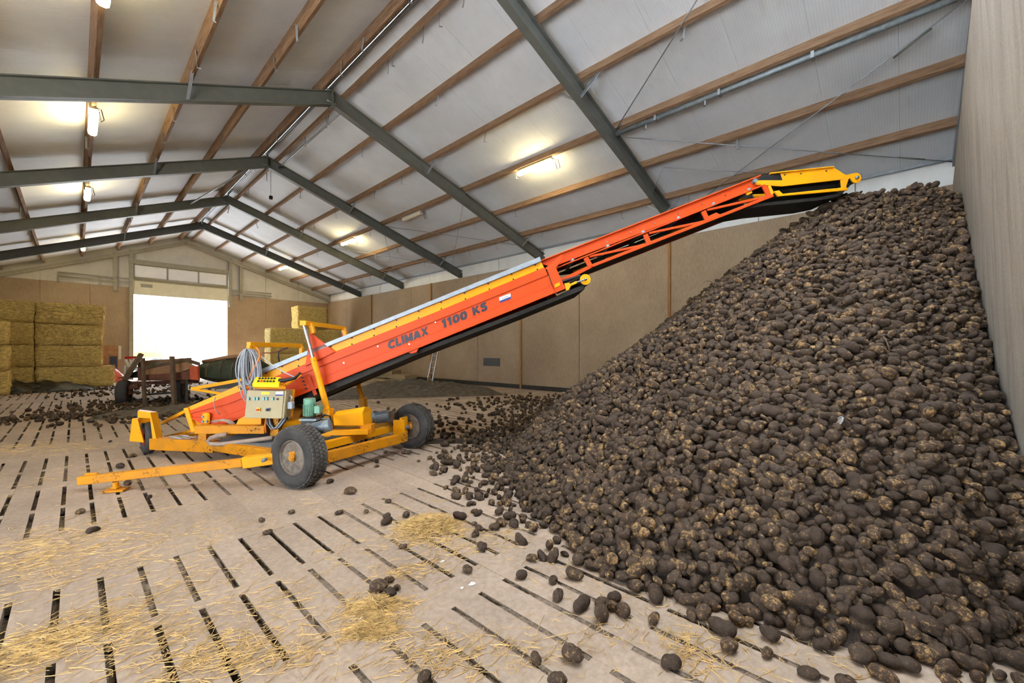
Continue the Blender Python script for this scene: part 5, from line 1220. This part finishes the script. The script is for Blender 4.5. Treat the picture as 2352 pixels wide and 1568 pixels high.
o = blanket('red_bag', c_[0]-.05, c_[1]+.6, .55, .5, lambda u, v2: .01+edge(u, v2, 4)*np.clip(.62+.1*wob(u, v2, 2), 0, 1), 'red_bag', .2, 24, 24)
tag(o, 'crumpled red plastic bag on the floor beside the straw stack', 'bag')
c_ = (9.04, 13.541)
o = blanket('soil_mound', 9.0, 13.6, 3.1, 1.7, lambda u, v2: .005+edge(u, v2, 2)*np.clip(.42+.16*wob(u, v2, 3)+.05*np.sin(31*u)*np.sin(27*v2), 0, 1), 'soil_mound', -.55, 90, 60)
tag(o, 'low mound of grey-brown soil and waste in front of the fibre-board wall', 'soil mound')
c_ = (8.4, 12.858)
o = blanket('tarpaulin', c_[0]+.2, c_[1]+.5, 1.25, .75, lambda u, v2: .03+edge(u, v2, 2)*np.clip(.5+.06*wob(u, v2, 1.4), 0, 1), 'soil_net', -.75, 40, 30)
tag(o, 'dark tarpaulin draped over a bump behind the conveyor wheel', 'tarpaulin')
o = blanket('soil_mound', *(1.846, 13.986), 1.6, .7, lambda u, v2: .003+edge(u, v2, 2)*np.clip(.16+.08*wob(u, v2, 5), 0, 1), 'soil_mound', -.2, 50, 30)
tag(o, 'thin dark spread of soil under the hopper machine', 'soil mound')
o = blanket('soil_patch', *(4.747, 5.747), .7, .22, lambda u, v2: .002+edge(u, v2, 2)*np.clip(.03+.02*wob(u, v2, 4), 0, 1), 'heap_soil', -.75, 40, 20)
tag(o, 'dark strip of spilled soil between rear wheel and heap', 'soil')
for i, (x, y, r) in enumerate([(1.877, 2.161)+(.022,), (1.802, 2.172)+(.012,), (1.918, 2.554)+(.016,), (1.18, 2.363)+(.014,)]):
    b2 = random.Random(50+i); pl = [(x+r*b2.uniform(.5, 1.5)*math.cos(k*.5236), y+r*b2.uniform(.4, 1.1)*math.sin(k*.5236)) for k in range(12)]
    o = MB().prism_z(pl, .0005, .004).build('white_spill', 'white_powder')
    tag(o, ['white bird-dropping smear on the bare floor, biggest of the white spots', 'small white speck on the floor next to the biggest white smear', 'small white speck on the floor below the bright straw tuft', 'small white speck near the group of four potatoes'][i], 'spill')

# ladder leaning on the long wall
b_ = (12.129, 17.143); lt = empty('ladder', (b_[0], b_[1], 0), label='aluminium ladder leaning against the fibre-board wall behind the conveyor', cat='ladder')
dxw = XW-.06-b_[0]; Ht = 3.6
for s_ in (-.2, .2): MB().beam((0, s_, 0), (dxw, s_, Ht), .03, .065).build('rail', 'aluminium', lt)
for k in range(12):
    t = (k+.7)/12.4; MB().tube([(dxw*t, -.2, Ht*t), (dxw*t, .2, Ht*t)], .016, 8).build('rung', 'aluminium', lt, True)
# timber planks by the wall
b_ = (10.138, 17.707)
for i, (dx, dy, dz, L) in enumerate(((0, 0, .1, 2.6), (.35, .3, .3, 2.4), (-.5, .9, .1, 2.2), (.1, 1.2, .5, 1.8))):
    g = MB(); g.box((min(b_[0]+1.0+dx, XW-.5), b_[1]+1.2+dy, dz), (.75, L, .2), Matrix.Rotation(.12*i, 3, 'Z'))
    tag(g.build('timber_block', 'plank_timber', None, bevel=.01), ['long grey timber block on the floor in front of the planks by the wall', 'grey timber block lying on top of the long one by the wall', 'grey timber block behind the long one near the ladder', 'uppermost pale timber block of the pile by the wall'][i], 'timber', 'timber blocks by the wall')
# board and cabinet leaning at the far wall by the door
b0_, b1_ = (0.982, 30.8, 0.588), (1.616, 30.8, 1.905)
brd = empty('leaning_board', ((b0_[0]+b1_[0])/2, 30.8, 0), label='brown sheet of board leaning on the far wall beside the door', cat='board')
MB().box((0, 0, b1_[2]/2), (b1_[0]-b0_[0], .06, b1_[2])).build('sheet', 'brown_hopper_board', brd)
MB().box((.12, -.05, b1_[2]*.36), (.3, .03, b1_[2]*.66)).build('cutout', 'blue_dark', brd)
MB().box(((b1_[0]-b0_[0])/2+.05, 0, b1_[2]*.8), (.12, .05, b1_[2]*.38)).build('edge_strip', 'gable_white', brd)

# ------------------------------------------------------------------ hopper machine with green belt standing behind
hop = empty('hopper_trailer', (0, 0, 0), label='old receiving hopper on wheels with brown side boards and green belt, behind the conveyor', cat='hopper')
def hq(m, name, pts, d, t=.05, par=hop): 
    q0 = pts; q1 = [(x+sy*t, y+cy*t, z) for x, y, z in q0]
    return MB().hexa(q0, q1).build(name, m, par)
hq('brown_hopper_board', 'side_board', [(1.442, 16.495, 1.04), (2.043, 15.862, 1.21), (2.043, 15.862, 0.923), (1.442, 16.495, 0.871)], 0)
hq('brown_hopper_board', 'side_board', [(2.052, 15.853, 1.21), (2.294, 15.598, 1.262), (2.509, 15.371, 1.131), (2.052, 15.853, 0.923)], 0)
hq('hopper_post', 'board_rim', [(1.454, 16.628, 1.115), (2.285, 15.752, 1.39), (2.285, 15.752, 1.272), (1.454, 16.628, 1.036)], 0)
hq('hopper_post', 'board_rim', [(2.285, 15.752, 1.39), (2.574, 15.447, 1.259), (2.574, 15.447, 1.154), (2.285, 15.752, 1.272)], 0)
hq('rusty_red_panel', 'side_panel', [(1.297, 16.502, 0.877), (2.382, 15.359, 0.993), (2.382, 15.359, 0.748), (1.297, 16.502, 0.722)], 0)
hq('faded_orange', 'end_panel', [(2.327, 15.272, 1.152), (2.477, 15.114, 1.165), (2.495, 15.095, 0.742), (2.327, 15.272, 0.768)], 0, .08)
hq('rusty_red_panel', 'end_panel', [(1.311, 16.924, 1.111), (1.366, 16.866, 1.111), (1.366, 16.866, 0.701), (1.311, 16.924, 0.701)], 0, .1)
# side rails of the tipping chute
MB().beam((1.03, 17.075, 0.721), (1.426, 17.238, 1.519), .12, .1).build('chute_rail', 'hopper_post', hop); MB().beam((1.17, 19.397, 0.601), (1.592, 19.243, 1.464), .12, .1).build('chute_rail', 'hopper_post', hop)
MB().hexa([(1.056, 17.192, 0.727), (1.435, 17.228, 1.478), (1.591, 19.098, 1.42), (1.182, 19.239, 0.623)], [(1.074, 17.173, 0.701), (1.454, 17.209, 1.451), (1.612, 19.076, 1.39), (1.202, 19.218, 0.594)]).build('chute_plate', 'hopper_belt_green', hop)
MB().hexa([(1.427, 16.656, 0.787), (2.491, 15.39, 0.793), (2.852, 17.624, 0.676), (1.621, 18.921, 0.676)], [(1.427, 16.656, 0.708), (2.491, 15.39, 0.715), (2.852, 17.624, 0.586), (1.621, 18.921, 0.586)]).build('hopper_floor', 'belt_rubber', hop)
MB().beam((1.477, 18.783, 1.012), (2.711, 17.482, 1.13), .05, .5).build('far_board', 'brown_hopper_board', hop)
# green belt hood
HS = [((2.531, 15.638, 1.243), (2.531, 15.638, 0.727)), ((2.737, 15.276, 1.298), (2.737, 15.276, 0.655)), ((2.983, 14.871, 1.379), (2.983, 14.871, 0.611)), ((3.208, 14.488, 1.406), (3.208, 14.488, 0.593)), ((3.413, 14.273, 1.329), (3.413, 14.273, 0.645)), ((3.539, 14.285, 1.21), (3.539, 14.285, 0.741))]
g = MB(); ring = []
for (t, b) in HS:
    t, b = Vector(t), Vector(b); c = (t+b)/2; h = (t.z-b.z)/2; fw = Vector((sy, cy, 0)); d = .62
    prof = [(-d*.55, -1), (-d, -.55), (-d*1.02, .2), (-d*.85, .7), (-d*.45, 1), (d*.45, 1), (d*.85, .7), (d, .2), (d, -.55), (d*.55, -1)]
    ring.append([c+fw*(p+.62)+Vector((0, 0, q*h)) for p, q in prof])
n = 10
g.add([p for r_ in ring for p in r_], [(i*n+k, i*n+(k+1) % n, (i+1)*n+(k+1) % n, (i+1)*n+k) for i in range(len(ring)-1) for k in range(n)]+[tuple(range(n))[::-1], tuple((len(ring)-1)*n+k for k in range(n))])
hood = g.build('belt_hood', 'hopper_belt_green', hop, 'auto')
for (t, b) in HS[1:5]:
    t, b = Vector(t), Vector(b); c = (t+b)/2; h = (t.z-b.z)/2; fw = Vector((sy, cy, 0))
    MB().tube([c+fw*(-.02)+Vector((0, 0, -.5*h)), c+fw*(-.03)+Vector((0, 0, .2*h)), c+fw*.08+Vector((0, 0, .72*h)), c+fw*.34+Vector((0, 0, 1.02*h))], .018, 6).build('hood_rib', 'hopper_post', hood, True)
tops = [Vector(t) for t, b in HS]
MB().tube([t+Vector((sy*.3, cy*.3, .03)) for t in tops], .06, 8).build('hood_ridge', 'brown_hopper_board', hop, True)
# crumpled green load on top of the hopper floor
c_ = Vector((1.936, 17.427, 0.981))
o = blanket('load_cover', c_.x, c_.y, .95, .5, lambda u, v2: c_.z-.2+edge(u, v2, 2)*np.clip(.42+.1*wob(u, v2, 2.2), 0, 1), 'hopper_belt_green', -.8, 40, 24); o.parent = hop
# frame, posts and wheels
MB().beam((1.364, 16.142, 1.397), (1.408, 16.096, -0.077), .075, .075).build('post', 'hopper_post', hop)
MB().beam((1.933, 15.396, 1.449), (1.985, 15.341, -0.063), .09, .09).build('post', 'hopper_post', hop)
MB().beam((2.257, 15.346, 0.755), (2.257, 15.346, 0.012), .06, .06).build('post', 'kick_strip', hop)
MB().beam((1.165, 17.077, 0.489), (1.329, 16.905, 0.542), .08, .1).build('axle_stub', 'rusty_red_panel', hop)
MB().beam((1.165, 17.222, 0.614), (1.165, 17.222, 0.267), .08, .08).build('axle_stub', 'rusty_red_panel', hop)
MB().beam((1.431, 16.362, 0.309), (2.026, 15.734, 0.373), .06, .06).build('cross_rail', 'kick_strip', hop)
MB().beam((1.184, 17.348, 0.606), (2.617, 15.838, 0.66), .1, .1).build('frame_rail', 'rusty_red_panel', hop)
MB().beam((1.295, 18.975, 0.513), (2.863, 17.322, 0.571), .1, .1).build('frame_rail', 'rusty_red_panel', hop)
for (c_, R) in ((Vector((1.029, 17.221, 0.291)), .36), (Vector((2.254, 16.511, 0.249)), .42)):
    c_.z = R; ax = Vector((cy*.9+sy*.45, -sy*.9+cy*.45, 0)).normalized()
    w_ = MB().lathe([(-.1, R*.55), (-.13, R*.7), (-.12, R*.93), (-.08, R), (.08, R), (.12, R*.93), (.13, R*.7), (.1, R*.55)], c_, ax, 28, closed=True).build('wheel', 'tyre_side', hop, True)
    MB().lathe([(-.09, R*.58), (.09, R*.58)], c_, ax, 20).build('rim', 'hopper_post', w_, 'auto')
# red and white implement parts left of the chute
g = MB(); g.beam((1.173, 19.103, 1.365), (1.416, 18.847, 1.394), .05, .07).build('guard_bar', 'red_plastic', hop)
for a_, b_ in (((1.183, 19.092, 1.321), (1.264, 19.007, 1.071)), ((1.406, 18.857, 1.365), (1.295, 18.975, 1.071)), ((1.183, 19.092, 1.1), (1.153, 19.124, 0.63))):
    MB().beam(a_, b_, .04, .06).build('guard_stay', 'gable_white', hop)

# ------------------------------------------------------------------ outside, seen through the door
yard = MB().box((4, YF+40.3, -.06), (160, 80, .1)).box((XL-35.2, -15, -.06), (70, 94, .1)).box((12, -31.1, -.06), (39, 60, .1)).build('ground_outside', 'outside_ground'); tag(yard, kind='structure')
tr = empty('yard_trailer', (0, 0, 0), label='pale orange farm trailer in the bright yard outside the open door', cat='trailer')
p0 = (3.39, 45.823, 1.814)
MB().hexa([(3.218, 46.004, 2.599), (3.93, 45.253, 2.813), (4.913, 44.217, 1.6), (3.218, 46.004, 1.6)], [(3.407, 48.71, 2.658), (4.162, 47.915, 2.885), (5.202, 46.818, 1.6), (3.407, 48.71, 1.6)]).build('body', 'trailer_orange', tr)
MB().beam((3.313, 47.357, 1.269), (5.209, 45.358, 1.269), 1.6, .5).build('chassis', 'trailer_orange', tr)
for q_ in ((3.587, 45.615, 0.743), (4.618, 44.528, 0.743)):
    c_ = Vector(q_); c_.z = .55-.01
    MB().lathe([(-.15, .3), (-.2, .45), (-.15, .55), (.15, .55), (.2, .45), (.15, .3)], c_, (sy, cy, 0), 24, closed=True).build('wheel', 'tyre_side', tr, True)
MB().box((c_.x-.6, c_.y+1, .8), (2.6, 1.2, .6)).build('axle_box', 'gable_steel', tr)
